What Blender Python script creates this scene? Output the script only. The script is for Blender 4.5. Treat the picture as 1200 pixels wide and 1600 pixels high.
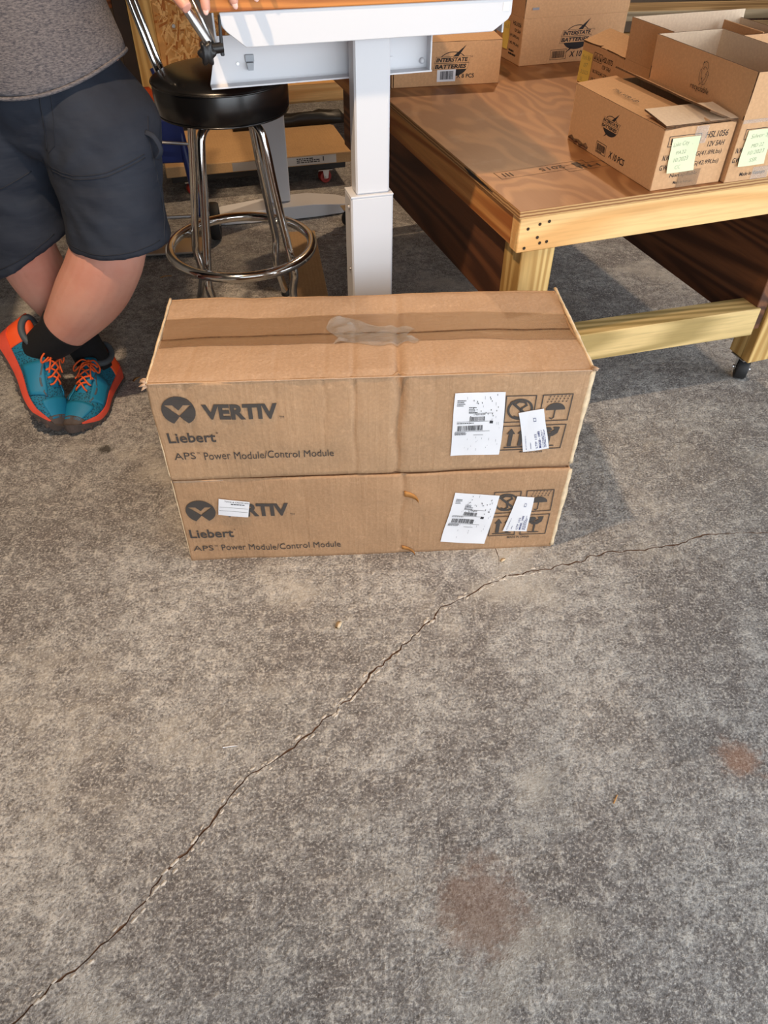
import bpy, bmesh, math, random
from math import sin, cos, pi, radians
from mathutils import Vector, Matrix, noise
from mathutils.geometry import delaunay_2d_cdt

for o in list(bpy.data.objects): bpy.data.objects.remove(o)
S = bpy.context.scene
C = S.collection
rnd = random.Random(7)

# ------------------------------------------------------------------ camera
cam = bpy.data.cameras.new('camera'); cam.sensor_fit = 'VERTICAL'; cam.sensor_height = 32.0; cam.lens = 23.0
cam.clip_start = 0.05
camo = bpy.data.objects.new('camera', cam); C.objects.link(camo)
dn = Vector((-10, 1185, 1150)).normalized()                      # straight down, in camera axes (right, down, forward)
fwd = (Vector((0, 0, 1)) - dn * dn.z).normalized(); rgt = dn.cross(fwd)
if rgt.x < 0: rgt = -rgt
R = Matrix((rgt, fwd, -dn))                                      # camera axes -> world
camo.matrix_world = Matrix.Translation((0, 0, 1.35)) @ Matrix((R.col[0], -R.col[1], -R.col[2])).transposed().to_4x4()
S.camera = camo

# ------------------------------------------------------------------ world, exposure
W = bpy.data.worlds.new('overcast_day'); S.world = W; W.use_nodes = True
W.node_tree.nodes['Background'].inputs[0].default_value = (0.86, 0.93, 1.0, 1)
W.node_tree.nodes['Background'].inputs[1].default_value = 4.3
S.cycles.use_denoising = True; S.cycles.max_bounces = 6; S.cycles.diffuse_bounces = 3; S.cycles.glossy_bounces = 3; S.cycles.caustics_reflective = False; S.cycles.caustics_refractive = False
S.view_settings.view_transform = 'Standard'; S.view_settings.look = 'None'
S.view_settings.exposure = 0.0; S.view_settings.gamma = 1.0; S.view_settings.use_curve_mapping = False

# sampling portals over the two open bays: they give off no light of their own, the sky behind them does
for nm, loc, rot, sx, sy in (('bay_portal', (3.65, 0.0, 1.25), (0, radians(90), 0), 2.5, 4.2), ('bay_portal', (1.7, -2.15, 1.25), (radians(90), 0, 0), 3.8, 2.5)):
    pl_ = bpy.data.lights.new(nm, 'AREA'); pl_.shape = 'RECTANGLE'; pl_.size = sx; pl_.size_y = sy; pl_.cycles.is_portal = True
    po = bpy.data.objects.new(nm, pl_); C.objects.link(po); po.location = loc; po.rotation_euler = rot
# ------------------------------------------------------------------ node helpers
def srgb(r, g, b):
    f = lambda c: (c / 255) / 12.92 if c / 255 <= 0.04045 else ((c / 255 + 0.055) / 1.055) ** 2.4
    return (f(r), f(g), f(b), 1)
class G:
    def __init__(s, name):
        s.m = bpy.data.materials.new(name); s.m.use_nodes = True; s.t = s.m.node_tree
        s.b = s.t.nodes['Principled BSDF']
        s.tc = s.t.nodes.new('ShaderNodeTexCoord').outputs['Object']
    def n(s, ty, ins=None, **pr):
        nd = s.t.nodes.new('ShaderNode' + ty)
        for k, v in pr.items(): setattr(nd, k, v)
        for k, v in (ins or {}).items():
            if isinstance(v, bpy.types.NodeSocket): s.t.links.new(v, nd.inputs[k])
            else: nd.inputs[k].default_value = v
        return nd
    def map(s, sc=(1, 1, 1), loc=(0, 0, 0), rot=(0, 0, 0), v=None):
        return s.n('Mapping', {'Vector': v or s.tc, 'Scale': sc, 'Location': loc, 'Rotation': rot}).outputs[0]
    def noise(s, scale, detail=4, rough=.55, v=None, dist=0):
        return s.n('TexNoise', {'Vector': v or s.tc, 'Scale': scale, 'Detail': detail, 'Roughness': rough, 'Distortion': dist}).outputs['Fac']
    def ramp(s, fac, stops):
        nd = s.n('ValToRGB', {'Fac': fac}); e = nd.color_ramp.elements
        while len(e) < len(stops): e.new(.5)
        for q, (p, c) in zip(e, stops): q.position = p; q.color = c if len(c) == 4 else (*c, 1)
        return nd.outputs[0]
    def mix(s, fac, a, b, mode='MIX'):
        nd = s.n('Mix', data_type='RGBA', blend_type=mode)
        for i, v in ((0, fac), (6, a), (7, b)):
            if isinstance(v, bpy.types.NodeSocket): s.t.links.new(v, nd.inputs[i])
            else: nd.inputs[i].default_value = v
        return nd.outputs[2]
    def math(s, op, a, b=0.0):
        nd = s.n('Math', operation=op)
        for i, v in enumerate((a, b)):
            if isinstance(v, bpy.types.NodeSocket): s.t.links.new(v, nd.inputs[i])
            else: nd.inputs[i].default_value = v
        return nd.outputs[0]
    def bump(s, h, strength=.3, dist=.002, prev=None):
        ins = {'Height': h, 'Strength': strength, 'Distance': dist}
        if prev: ins['Normal'] = prev
        return s.n('Bump', ins).outputs[0]
    def done(s, color=None, rough=None, metal=None, normal=None, **kw):
        for k, v in {'Base Color': color, 'Roughness': rough, 'Metallic': metal, 'Normal': normal, **kw}.items():
            if v is None: continue
            if isinstance(v, bpy.types.NodeSocket): s.t.links.new(v, s.b.inputs[k])
            else: s.b.inputs[k].default_value = v
        return s.m
BW = ((0, 0, 0, 1), (1, 1, 1, 1))
def plain(name, col, rough=.6, metal=0.0, nz=0.0, scale=60, **kw):
    g = G(name)
    if nz:
        k = g.noise(scale, 5)
        c = g.mix(g.ramp(k, [(.3, BW[0]), (.7, BW[1])]), tuple(x * (1 - nz) for x in col[:3]) + (1,), tuple(min(1, x * (1 + nz)) for x in col[:3]) + (1,))
        return g.done(c, rough, metal, g.bump(k, .15, .001), **kw)
    k = g.noise(90, 3)
    return g.done(col, rough, metal, g.bump(k, .04, .0005), **kw)
def cardboard(name, col, rib=(1, 0, 0), wear=.5, seed=0.0, tint=.82):
    g = G(name)
    o = g.map(loc=(seed, seed * .7, seed * .3))
    big = g.noise(5, 5, .6, o); fine = g.noise(160, 3, .7, o)
    st = g.noise(9, 4, .6, g.map((12, 12, .7) if rib[0] else (.7, 12, 12), (seed, 0, 0)))
    c0 = tuple(x * tint for x in col[:3]) + (1,)
    c = g.mix(g.ramp(big, [(.3, BW[0]), (.72, BW[1])]), c0, col)
    c = g.mix(g.math('MULTIPLY', g.ramp(fine, [(.42, BW[0]), (.75, BW[1])]), .35), c, tuple(min(1, x * 1.35 + .02) for x in col[:3]) + (1,))
    c = g.mix(g.math('MULTIPLY', g.ramp(st, [(.62, BW[0]), (.74, BW[1])]), .14 * wear), c, tuple(min(1, x * 1.5 + .05) for x in col[:3]) + (1,))
    c = g.mix(g.math('MULTIPLY', g.ramp(g.noise(26, 7, .8, o), [(.58, BW[0]), (.76, BW[1])]), .6 * wear), c, tuple(min(1, x * 1.6 + .08) for x in col[:3]) + (1,))
    w = g.n('TexWave', {'Vector': g.tc, 'Scale': 24.0, 'Distortion': .6, 'Detail': 1.0}, wave_type='BANDS', bands_direction='X' if rib[0] else 'Y').outputs['Fac']
    nb = g.bump(w, .14, .0012); nb = g.bump(g.ramp(st, [(.5, BW[0]), (.8, BW[1])]), .22 * wear, .006, nb); nb = g.bump(g.noise(11, 5, .6, o), .5 * wear, .012, nb); nb = g.bump(g.noise(34, 5, .6, o), .35 * wear, .004, nb)
    return g.done(c, .82, None, nb)
def timber(name, light, dark, axis=0, seed=0.0, scale=1.0, contrast=1.0, knots=0.0):
    g = G(name)
    sc = [9 * scale] * 3; sc[axis] = .55 * scale
    v = g.map(tuple(sc), (seed, seed * 1.7, seed * .6))
    warp = g.noise(.9, 3, .5, v)
    ring = g.math('ADD', g.math('MULTIPLY', g.math('SINE', g.math('MULTIPLY', g.noise(.55, 1.5, .45, v), 105.0)), .5), .5)
    sc2 = [120] * 3; sc2[axis] = 5
    fib = g.noise(1.2, 3, .6, g.map(tuple(sc2), (seed, 0, 0)))
    c = g.mix(g.ramp(ring, [(.15, BW[0]), (.9, BW[1])]), light, g.mix(contrast, light, dark))
    c = g.mix(g.math('MULTIPLY', g.ramp(warp, [(.35, BW[0]), (.7, BW[1])]), .45 * contrast), c, dark)
    c = g.mix(g.math('MULTIPLY', g.ramp(fib, [(.45, BW[0]), (.7, BW[1])]), .28), c, tuple(x * .55 for x in dark[:3]) + (1,))
    if knots:
        vk = [2.2] * 3; vk[axis] = 1.4
        vo = g.n('TexVoronoi', {'Vector': g.map(tuple(vk), (seed * 3, seed, 0)), 'Scale': 2.0}).outputs['Distance']
        c = g.mix(g.ramp(vo, [(.035, BW[1]), (.075, BW[0])]), c, tuple(x * .5 for x in dark[:3]) + (1,))
    return g.done(c, .62, None, g.bump(fib, .22, .0015))

# ------------------------------------------------------------------ materials
def concrete():
    g = G('worn_concrete')
    big = g.noise(1.1, 5, .6); mid = g.noise(3.4, 7, .74); mid2 = g.noise(11, 7, .8, g.map(loc=(2.3, 5.1, 0))); fine = g.noise(48, 5, .72); grit = g.noise(185, 3, .7)
    c = g.ramp(big, [(.34, srgb(138, 135, 132)), (.5, srgb(166, 164, 162)), (.66, srgb(190, 188, 185))])
    c = g.mix(g.math('MULTIPLY', g.ramp(mid, [(.42, BW[1]), (.54, BW[0])]), .8), c, srgb(116, 110, 108))
    c = g.mix(g.math('MULTIPLY', g.ramp(mid2, [(.40, BW[1]), (.52, BW[0])]), .6), c, srgb(118, 112, 109))
    c = g.mix(g.math('MULTIPLY', g.ramp(mid2, [(.54, BW[0]), (.68, BW[1])]), .55), c, srgb(222, 217, 210))
    c = g.mix(g.math('MULTIPLY', g.ramp(fine, [(.36, BW[1]), (.50, BW[0])]), .62), c, srgb(96, 91, 89))
    c = g.mix(g.math('MULTIPLY', g.ramp(fine, [(.53, BW[0]), (.66, BW[1])]), .50), c, srgb(232, 226, 217))
    c = g.mix(g.math('MULTIPLY', g.ramp(grit, [(.53, BW[0]), (.64, BW[1])]), .60), c, srgb(228, 222, 214))
    c = g.mix(g.math('MULTIPLY', g.ramp(grit, [(.36, BW[1]), (.47, BW[0])]), .64), c, srgb(72, 68, 66))
    sc = g.noise(3.0, 5, .6, g.map((10, 1.1, 1), rot=(0, 0, -.9)))
    c = g.mix(g.math('MULTIPLY', g.ramp(sc, [(.70, BW[0]), (.76, BW[1])]), .35), c, srgb(214, 209, 202))
    pat = g.noise(2.6, 7, .7, g.map(loc=(4.2, 1.3, 0)))
    c = g.mix(g.math('MULTIPLY', g.ramp(pat, [(.55, BW[0]), (.68, BW[1])]), .6), c, srgb(198, 191, 180))
    # rust and oil stains, each with its own ragged outline
    for (x, y, r, col, k) in ((.17, .43, .095, srgb(132, 104, 88), .6), (.70, .70, .05, srgb(168, 122, 92), .5), (-.80, 1.64, .028, srgb(48, 42, 36), .85)):
        d = g.n('VectorMath', {0: g.mix(.035, g.tc, g.n('TexNoise', {'Vector': g.tc, 'Scale': 22.0, 'Detail': 5.0}).outputs['Color'], 'ADD'), 1: (x + .017, y + .017, .017)}, operation='DISTANCE').outputs['Value']
        rr = g.ramp(g.math('ADD', g.math('DIVIDE', d, r), g.math('MULTIPLY', g.math('SUBTRACT', g.noise(26, 9, .8), .5), 2.6)), [(.45, BW[1]), (1.0, BW[0])])
        c = g.mix(g.math('MULTIPLY', rr, k), c, col)
    n1 = g.bump(mid2, .5, .008); n1 = g.bump(fine, .9, .005, n1); n1 = g.bump(grit, .6, .0018, n1)
    return g.done(c, .86, None, n1)
M = {}
M['concrete'] = concrete()
M['crack'] = plain('crack_dirt', srgb(96, 70, 52), .95, nz=.5, scale=60)
M['spall'] = plain('spalled_concrete', srgb(206, 198, 188), .95, nz=.25, scale=120)
M['kraft'] = cardboard('brown_carton_board', srgb(186, 148, 112), wear=.75, seed=1.3)
M['kraft_top'] = cardboard('brown_carton_flap_board', srgb(188, 156, 128), wear=.8, seed=4.1)
M['kraft_low'] = cardboard('brown_carton_board_lower', srgb(180, 141, 105), wear=.85, seed=7.7)
M['torn'] = plain('torn_board_edge', srgb(222, 196, 160), .9, nz=.2, scale=45)
M['torn_dark'] = plain('torn_board_tongue', srgb(178, 124, 66), .9, nz=.25, scale=60)
M['kraft_b'] = cardboard('light_carton_board', srgb(206, 160, 116), wear=.15, seed=2.2, tint=.94)
M['kraft_in'] = cardboard('carton_board_inside', srgb(228, 202, 174), wear=.2, seed=9.2, tint=.95)
M['flute'] = plain('fluted_board_edge', srgb(96, 66, 40), .9, nz=.5, scale=150)
M['ink'] = plain('grey_box_ink', srgb(74, 68, 64), .85)
M['blackink'] = plain('black_box_ink', srgb(34, 31, 34), .8)
M['paper'] = plain('white_label_paper', srgb(238, 238, 242), .55, nz=.03, scale=12)
M['print'] = plain('label_print', srgb(52, 52, 58), .7)
M['faint'] = plain('faint_label_print', srgb(150, 152, 160), .7)
M['blueprint'] = plain('blue_label_print', srgb(58, 66, 120), .7)
M['note_g'] = plain('pale_green_note_paper', srgb(222, 226, 186), .7, nz=.04, scale=10)
M['note_y'] = plain('yellow_note_paper', srgb(238, 208, 104), .7, nz=.04, scale=10)
M['pencil'] = plain('pencil_writing', srgb(126, 132, 108), .8)
def tape_mat():
    g = G('clear_packing_tape')
    st = g.noise(5, 5, .7, g.map((3, 30, 1)))
    return g.done(srgb(172, 138, 106), g.ramp(st, [(.3, (.1,) * 3), (.7, (.42,) * 3)]), None, g.bump(st, .6, .003), Alpha=.38)
M['tape'] = tape_mat()
def tape_white():
    g = G('crinkled_clear_tape')
    st = g.noise(14, 6, .7, g.map((6, 20, 1), rot=(0, 0, .5)))
    return g.done(srgb(240, 232, 222), .12, None, g.bump(st, 1.0, .010), Alpha=.20)
M['tape2'] = tape_white()
M['pine'] = timber('pine_board', srgb(246, 202, 136), srgb(220, 158, 88), 0, 1.1, contrast=.7, knots=1)
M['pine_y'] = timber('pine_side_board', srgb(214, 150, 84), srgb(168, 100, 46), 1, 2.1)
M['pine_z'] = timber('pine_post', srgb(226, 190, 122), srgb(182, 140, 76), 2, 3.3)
M['pine_g'] = timber('weathered_pine_rail', srgb(232, 200, 138), srgb(172, 146, 90), 0, 5.2, knots=1)
M['red_y'] = timber('reddish_pine_plank', srgb(120, 74, 44), srgb(72, 40, 22), 1, 6.4)
def ply():
    g = G('stained_plywood')
    v = g.map((3.2, 1.3, 1), (1.7, .4, 0), (0, 0, .12))
    n = g.noise(1.5, 3, .5, v)
    w = g.math('ADD', g.math('MULTIPLY', g.math('SINE', g.math('MULTIPLY', g.noise(1.1, 2.5, .5, v), 85.0)), .5), .5)
    fib = g.noise(1, 3, .6, g.map((150, 4, 1)))
    c = g.mix(g.ramp(w, [(.1, BW[0]), (.75, BW[1])]), srgb(178, 128, 84), srgb(150, 102, 64))
    c = g.mix(g.math('MULTIPLY', g.ramp(n, [(.4, BW[0]), (.75, BW[1])]), .5), c, srgb(132, 84, 50))
    c = g.mix(g.math('MULTIPLY', g.ramp(g.noise(6, 6, .7), [(.55, BW[0]), (.75, BW[1])]), .3), c, srgb(196, 176, 156))
    c = g.mix(g.math('MULTIPLY', fib, .22), c, srgb(92, 56, 30))
    return g.done(c, g.ramp(n, [(.3, (.34,) * 3), (.7, (.55,) * 3)]), None, g.bump(fib, .15, .001))
M['ply'] = ply()
def plyedge():
    g = G('plywood_edge')
    w = g.n('TexWave', {'Vector': g.tc, 'Scale': 42.0, 'Distortion': 1.2, 'Detail': 2.0}, wave_type='BANDS', bands_direction='Z').outputs['Fac']
    return g.done(g.mix(w, srgb(206, 164, 108), srgb(136, 88, 48)), .8, None, g.bump(g.noise(80, 5), .5, .003))
M['plyedge'] = plyedge()
M['white'] = plain('white_powder_coat', srgb(214, 215, 219), .42)
M['chrome'] = plain('chrome_tube', (.78, .77, .75, 1), .13, 1.0)
M['steel'] = plain('zinc_steel', (.62, .61, .60, 1), .34, 1.0)
M['black_p'] = plain('black_plastic', srgb(22, 22, 24), .4)
M['rubber'] = plain('black_rubber', srgb(30, 30, 32), .65, nz=.3, scale=30)
def vinyl():
    g = G('black_vinyl'); k = g.noise(260, 3)
    return g.done(srgb(16, 15, 15), .27, None, g.bump(k, .12, .0008), **{'Specular IOR Level': .6, 'Coat Weight': .2, 'Coat Roughness': .2})
M['vinyl'] = vinyl()
M['desk_wood'] = timber('orange_butcher_block', srgb(214, 138, 64), srgb(166, 92, 32), 0, 8.8, 1.6)
M['screw'] = plain('dark_screw_head', srgb(60, 44, 30), .5, .6)
M['osb'] = plain('osb_base', srgb(196, 150, 92), .8, nz=.3, scale=14)
M['osb1'] = plain('osb_strand_pale', srgb(226, 184, 124), .75, nz=.15, scale=90)
M['osb2'] = plain('osb_strand_mid', srgb(198, 144, 80), .75, nz=.15, scale=90)
M['osb3'] = plain('osb_strand_dark', srgb(164, 102, 46), .75, nz=.15, scale=90)
M['dark'] = plain('dark_plastic_sheet', srgb(22, 20, 20), .45, nz=.3, scale=12)
M['blue'] = plain('blue_enamel', srgb(22, 40, 104), .4)
M['orange'] = plain('orange_plastic', srgb(236, 84, 24), .5)
M['redw'] = plain('red_caster_wheel', srgb(150, 40, 28), .5)
M['darkwood'] = timber('dark_shelf_board', srgb(150, 86, 40), srgb(96, 50, 20), 0, 3.9)
M['wallb'] = plain('back_wall_metal', srgb(104, 92, 80), .7, nz=.2, scale=3)
M['wall'] = plain('shop_wall_board', srgb(150, 140, 128), .8, nz=.12, scale=3)
M['lumber1'] = timber('grey_lumber', srgb(156, 138, 112), srgb(104, 88, 66), 0, 1.9)
M['lumber2'] = timber('pale_lumber', srgb(176, 154, 120), srgb(128, 106, 74), 0, 4.9)
M['redwood'] = timber('dark_red_plank', srgb(84, 44, 30), srgb(48, 22, 14), 2, 2.9)
def skinm():
    g = G('skin'); k = g.noise(7, 5, .6); f = g.noise(180, 3)
    c = g.mix(g.ramp(k, [(.35, BW[0]), (.7, BW[1])]), srgb(222, 166, 146), srgb(212, 146, 126))
    c = g.mix(g.math('MULTIPLY', g.ramp(g.noise(60, 4, .7), [(.62, BW[0]), (.78, BW[1])]), .25), c, srgb(170, 110, 92))
    return g.done(c, .5, None, g.bump(f, .1, .001), **{'Subsurface Weight': .12, 'Subsurface Radius': (.012, .005, .003)})
M['skin'] = skinm()
M['nail'] = plain('finger_nail', srgb(236, 190, 178), .35)
M['hair'] = plain('brown_hair', srgb(66, 48, 36), .6, nz=.4, scale=60)
M['eye'] = plain('eye', srgb(230, 228, 224), .3)
M['iris'] = plain('iris', srgb(50, 60, 70), .3)
M['lip'] = plain('lip', srgb(186, 110, 100), .5)
def shirtm():
    g = G('heather_grey_jersey')
    k = g.noise(1, 4, .7, g.map((120, 120, 420)))
    c = g.mix(g.ramp(k, [(.36, BW[0]), (.62, BW[1])]), srgb(64, 64, 72), srgb(120, 115, 117))
    return g.done(c, .9, None, g.bump(k, .35, .0015))
M['shirt'] = shirtm()
def shortm():
    g = G('navy_cotton_twill')
    k = g.noise(9, 5, .6); f = g.noise(400, 2)
    c = g.mix(g.ramp(k, [(.35, BW[0]), (.7, BW[1])]), srgb(28, 34, 47), srgb(38, 45, 58))
    return g.done(c, .85, None, g.bump(g.noise(6, 3, .5, g.map((1, 1, 3.2))), .35, .02, g.bump(f, .15, .0006)))
M['short'] = shortm()
M['seam'] = plain('dark_seam_thread', srgb(28, 32, 42), .8)
M['sock'] = plain('black_knit', srgb(14, 14, 18), .95, nz=.3, scale=140)
def meshm():
    g = G('blue_shoe_mesh')
    v = g.n('TexVoronoi', {'Vector': g.tc, 'Scale': 230.0}).outputs['Distance']
    c = g.mix(g.ramp(v, [(.28, BW[1]), (.5, BW[0])]), srgb(14, 112, 142), srgb(8, 56, 74))
    return g.done(c, .7, None, g.bump(v, .4, .001))
M['mesh'] = meshm()
M['overlay'] = plain('grey_shoe_overlay', srgb(74, 84, 92), .6)
M['bluep'] = plain('blue_shoe_panel', srgb(16, 122, 158), .6)
M['midsole'] = plain('coral_foam', srgb(222, 82, 60), .6, nz=.1, scale=30)
M['outsole'] = plain('brown_grey_outsole', srgb(84, 74, 70), .8, nz=.2, scale=60)
M['heelc'] = plain('orange_heel_counter', srgb(244, 88, 36), .5)
M['lace'] = plain('orange_lace', srgb(228, 92, 36), .7)
M['chip'] = plain('wood_chip', srgb(196, 146, 88), .8, nz=.2)
M['strip'] = cardboard('strip_board', srgb(196, 158, 112), wear=.2, seed=5.5)
M['glow'] = G('lamp_diffuser').done(srgb(255, 220, 170), .5, None, None, **{'Emission Color': srgb(255, 206, 150), 'Emission Strength': 4.0})

# ------------------------------------------------------------------ mesh helpers
def put(name, me, mat=None, parent=None, smooth=False):
    o = bpy.data.objects.new(name, me); C.objects.link(o)
    if mat is not None and not me.materials: me.materials.append(M[mat] if isinstance(mat, str) else mat)
    if parent is not None: o.parent = parent
    if smooth:
        me.polygons.foreach_set('use_smooth', [True] * len(me.polygons)); me.update()
    return o
def fin(name, bm, mat=None, parent=None, smooth=False, bevel=0, seg=1):
    if bevel:
        bmesh.ops.bevel(bm, geom=list(bm.edges), offset=bevel, segments=seg, affect='EDGES', clamp_overlap=True)
    bmesh.ops.recalc_face_normals(bm, faces=list(bm.faces))
    me = bpy.data.meshes.new(name); bm.to_mesh(me); bm.free()
    o = put(name, me, mat, parent, smooth)
    if smooth == 'auto': me.set_sharp_from_angle(angle=radians(40))
    return o
def data(name, vs, fs, mat=None, parent=None, smooth=False):
    me = bpy.data.meshes.new(name); me.from_pydata([tuple(v) for v in vs], [], fs); me.update()
    return put(name, me, mat, parent, smooth)
def bx(bm, x0, x1, y0, y1, z0, z1, m=None):
    r = bmesh.ops.create_cube(bm, size=1)
    for v in r['verts']:
        v.co = Vector((x0 + (x1 - x0) * (v.co.x + .5), y0 + (y1 - y0) * (v.co.y + .5), z0 + (z1 - z0) * (v.co.z + .5)))
        if m: v.co = m @ v.co
    return r['verts']
def box(name, x0, x1, y0, y1, z0, z1, mat, parent=None, bevel=.002):
    bm = bmesh.new(); bx(bm, x0, x1, y0, y1, z0, z1); return fin(name, bm, mat, parent, bevel=bevel)
def prism(bm, poly, f0, f1):
    """poly: list of 2D points; f0 / f1 map a 2D point to the two caps."""
    a = [bm.verts.new(f0(p)) for p in poly]; b = [bm.verts.new(f1(p)) for p in poly]
    bm.faces.new(a); bm.faces.new(list(reversed(b)))
    for i in range(len(a)):
        j = (i + 1) % len(a); bm.faces.new((a[i], a[j], b[j], b[i]))
def smoothpath(pts, n=8):
    P = [Vector(p) for p in pts]; out = []
    for i in range(len(P) - 1):
        p0 = P[max(i - 1, 0)]; p1 = P[i]; p2 = P[i + 1]; p3 = P[min(i + 2, len(P) - 1)]
        for k in range(n):
            t = k / n
            out.append(.5 * ((2 * p1) + (p2 - p0) * t + (2 * p0 - 5 * p1 + 4 * p2 - p3) * t * t + (3 * p1 - p0 - 3 * p2 + p3) * t ** 3))
    out.append(P[-1]); return out
def tube(bm, pts, r, seg=10, closed=False, caps=True, flat=1.0):
    P = [Vector(p) for p in pts]; n = len(P); rings = []
    ref = None
    for i in range(n):
        t = (P[(i + 1) % n] - P[i - 1]) if closed else (P[min(i + 1, n - 1)] - P[max(i - 1, 0)])
        t.normalize()
        if ref is None: ref = t.orthogonal().normalized()
        ref = (ref - t * ref.dot(t)).normalized(); bn = t.cross(ref)
        rr = r[i] if isinstance(r, (list, tuple)) else r
        rings.append([bm.verts.new(P[i] + rr * (cos(2 * pi * k / seg) * ref + flat * sin(2 * pi * k / seg) * bn)) for k in range(seg)])
    for i in range(n if closed else n - 1):
        a, b = rings[i], rings[(i + 1) % n]
        for k in range(seg): bm.faces.new((a[k], a[(k + 1) % seg], b[(k + 1) % seg], b[k]))
    if caps and not closed: bm.faces.new(list(reversed(rings[0]))); bm.faces.new(rings[-1])
def lathe(bm, prof, seg=32, m=None):
    rings = []
    for r, z in prof:
        if r < 1e-6: rings.append([bm.verts.new((0, 0, z))])
        else: rings.append([bm.verts.new((r * cos(2 * pi * k / seg), r * sin(2 * pi * k / seg), z)) for k in range(seg)])
    for a, b in zip(rings, rings[1:]):
        for k in range(seg):
            q = [a[k % len(a)], a[(k + 1) % len(a)], b[(k + 1) % len(b)], b[k % len(b)]]
            u = []
            for v in q:
                if v not in u: u.append(v)
            if len(u) > 2: bm.faces.new(u)
    if m:
        for ring in rings:
            for v in ring: v.co = m @ v.co
def loft(bm, rings, caps=True):
    R_ = [[bm.verts.new(p) for p in r] for r in rings]; n = len(R_[0])
    for a, b in zip(R_, R_[1:]):
        for k in range(n): bm.faces.new((a[k], a[(k + 1) % n], b[(k + 1) % n], b[k]))
    if caps: bm.faces.new(list(reversed(R_[0]))); bm.faces.new(R_[-1])
def thing(name, label, cat, loc=(0, 0, 0), rz=0.0, group=None):
    o = bpy.data.objects.new(name, None); C.objects.link(o); o.empty_display_size = .1
    o.location = loc; o.rotation_euler = (0, 0, rz); o['label'] = label; o['category'] = cat
    if group: o['group'] = group
    return o
def tag(o, label, cat, group=None):
    o['label'] = label; o['category'] = cat
    if group: o['group'] = group
    return o
def struct(o): o['kind'] = 'structure'; return o
_ft = {}
def text_geo(s, bold=0.0):
    """verts (0..1 box) and faces of a line of lettering, from the built-in font"""
    if (s, bold) in _ft: return _ft[(s, bold)]
    cu = bpy.data.curves.new('t', 'FONT'); cu.body = s; cu.size = 1; cu.offset = bold; cu.resolution_u = 3
    o = bpy.data.objects.new('t', cu); C.objects.link(o)
    bpy.context.view_layer.update()
    me = bpy.data.meshes.new_from_object(o.evaluated_get(bpy.context.evaluated_depsgraph_get()))
    vs = [(v.co.x, v.co.y) for v in me.vertices]; fs = [tuple(p.vertices) for p in me.polygons]
    bpy.data.objects.remove(o); bpy.data.curves.remove(cu); bpy.data.meshes.remove(me)
    x0 = min(v[0] for v in vs); x1 = max(v[0] for v in vs); y0 = min(v[1] for v in vs); y1 = max(v[1] for v in vs)
    vs = [((x - x0) / (x1 - x0), (y - y0) / (y1 - y0)) for x, y in vs]
    _ft[(s, bold)] = (vs, fs); return vs, fs
class Ink:
    """flat print collected in 2D and laid on a surface by f(u, v) -> point"""
    def __init__(s): s.v = []; s.f = []
    def text(s, t, x0, x1, y0, y1, bold=0.0, shear=0.0, slope=0.0, rot=None):
        vs, fs = text_geo(t, bold); b = len(s.v)
        for a, c in vs:
            x = x0 + (x1 - x0) * a + shear * (y1 - y0) * c; y = y0 + (y1 - y0) * c + slope * (x1 - x0) * a
            s.v.append((x, y))
        s.f += [tuple(b + i for i in f) for f in fs]
    def poly(s, pts): b = len(s.v); s.v += list(pts); s.f.append(tuple(range(b, b + len(pts))))
    def rect(s, x0, x1, y0, y1, sh=0.0): s.poly([(x0, y0), (x1, y0), (x1 + sh, y1), (x0 + sh, y1)])
    def line(s, pts, w, closed=False):
        n = len(pts)
        for i in range(n if closed else n - 1):
            a = Vector(pts[i]); b = Vector(pts[(i + 1) % n]); d = (b - a)
            if d.length < 1e-7: continue
            d.normalize(); q = Vector((-d.y, d.x)) * w / 2; e = d * w / 2
            s.poly([tuple(a - e - q), tuple(b + e - q), tuple(b + e + q), tuple(a - e + q)])
    def frame(s, x0, x1, y0, y1, w): s.line([(x0, y0), (x1, y0), (x1, y1), (x0, y1)], w, True)
    def ring(s, cx, cy, rx, ry, w, a0=0, a1=2 * pi, n=40):
        for i in range(n):
            p, q = a0 + (a1 - a0) * i / n, a0 + (a1 - a0) * (i + 1) / n
            s.poly([(cx + (rx - w) * cos(p), cy + (ry - w) * sin(p)), (cx + rx * cos(p), cy + ry * sin(p)), (cx + rx * cos(q), cy + ry * sin(q)), (cx + (rx - w) * cos(q), cy + (ry - w) * sin(q))])
    def bars(s, x0, x1, y0, y1, seed=0):
        r = random.Random(seed); x = x0
        while x < x1:
            w = r.choice((.010, .016, .026)) * (x1 - x0); s.rect(x, min(x + w, x1), y0, y1); x += w + r.choice((.010, .014, .022)) * (x1 - x0)
    def lines(s, x0, x1, y0, y1, n, h, seed=0, vertical=False):
        r = random.Random(seed)
        for i in range(n):
            y = y1 - (i + .5) / n * (y1 - y0); x = x0; e = x0 + (x1 - x0) * r.uniform(.55, 1)
            while x < e:
                w = r.uniform(.05, .16) * (x1 - x0); s.rect(x, min(x + w, e), y - h / 2, y + h / 2); x += w + .025 * (x1 - x0)
    def lay(s, name, f, mat, parent):
        o = data(name, [f(*p) for p in s.v], s.f, mat, parent)
        if name not in ('emblem_print', 'brand_lettering', 'logo_print'): o['kind'] = 'stuff'      # small print
        return o

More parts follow.
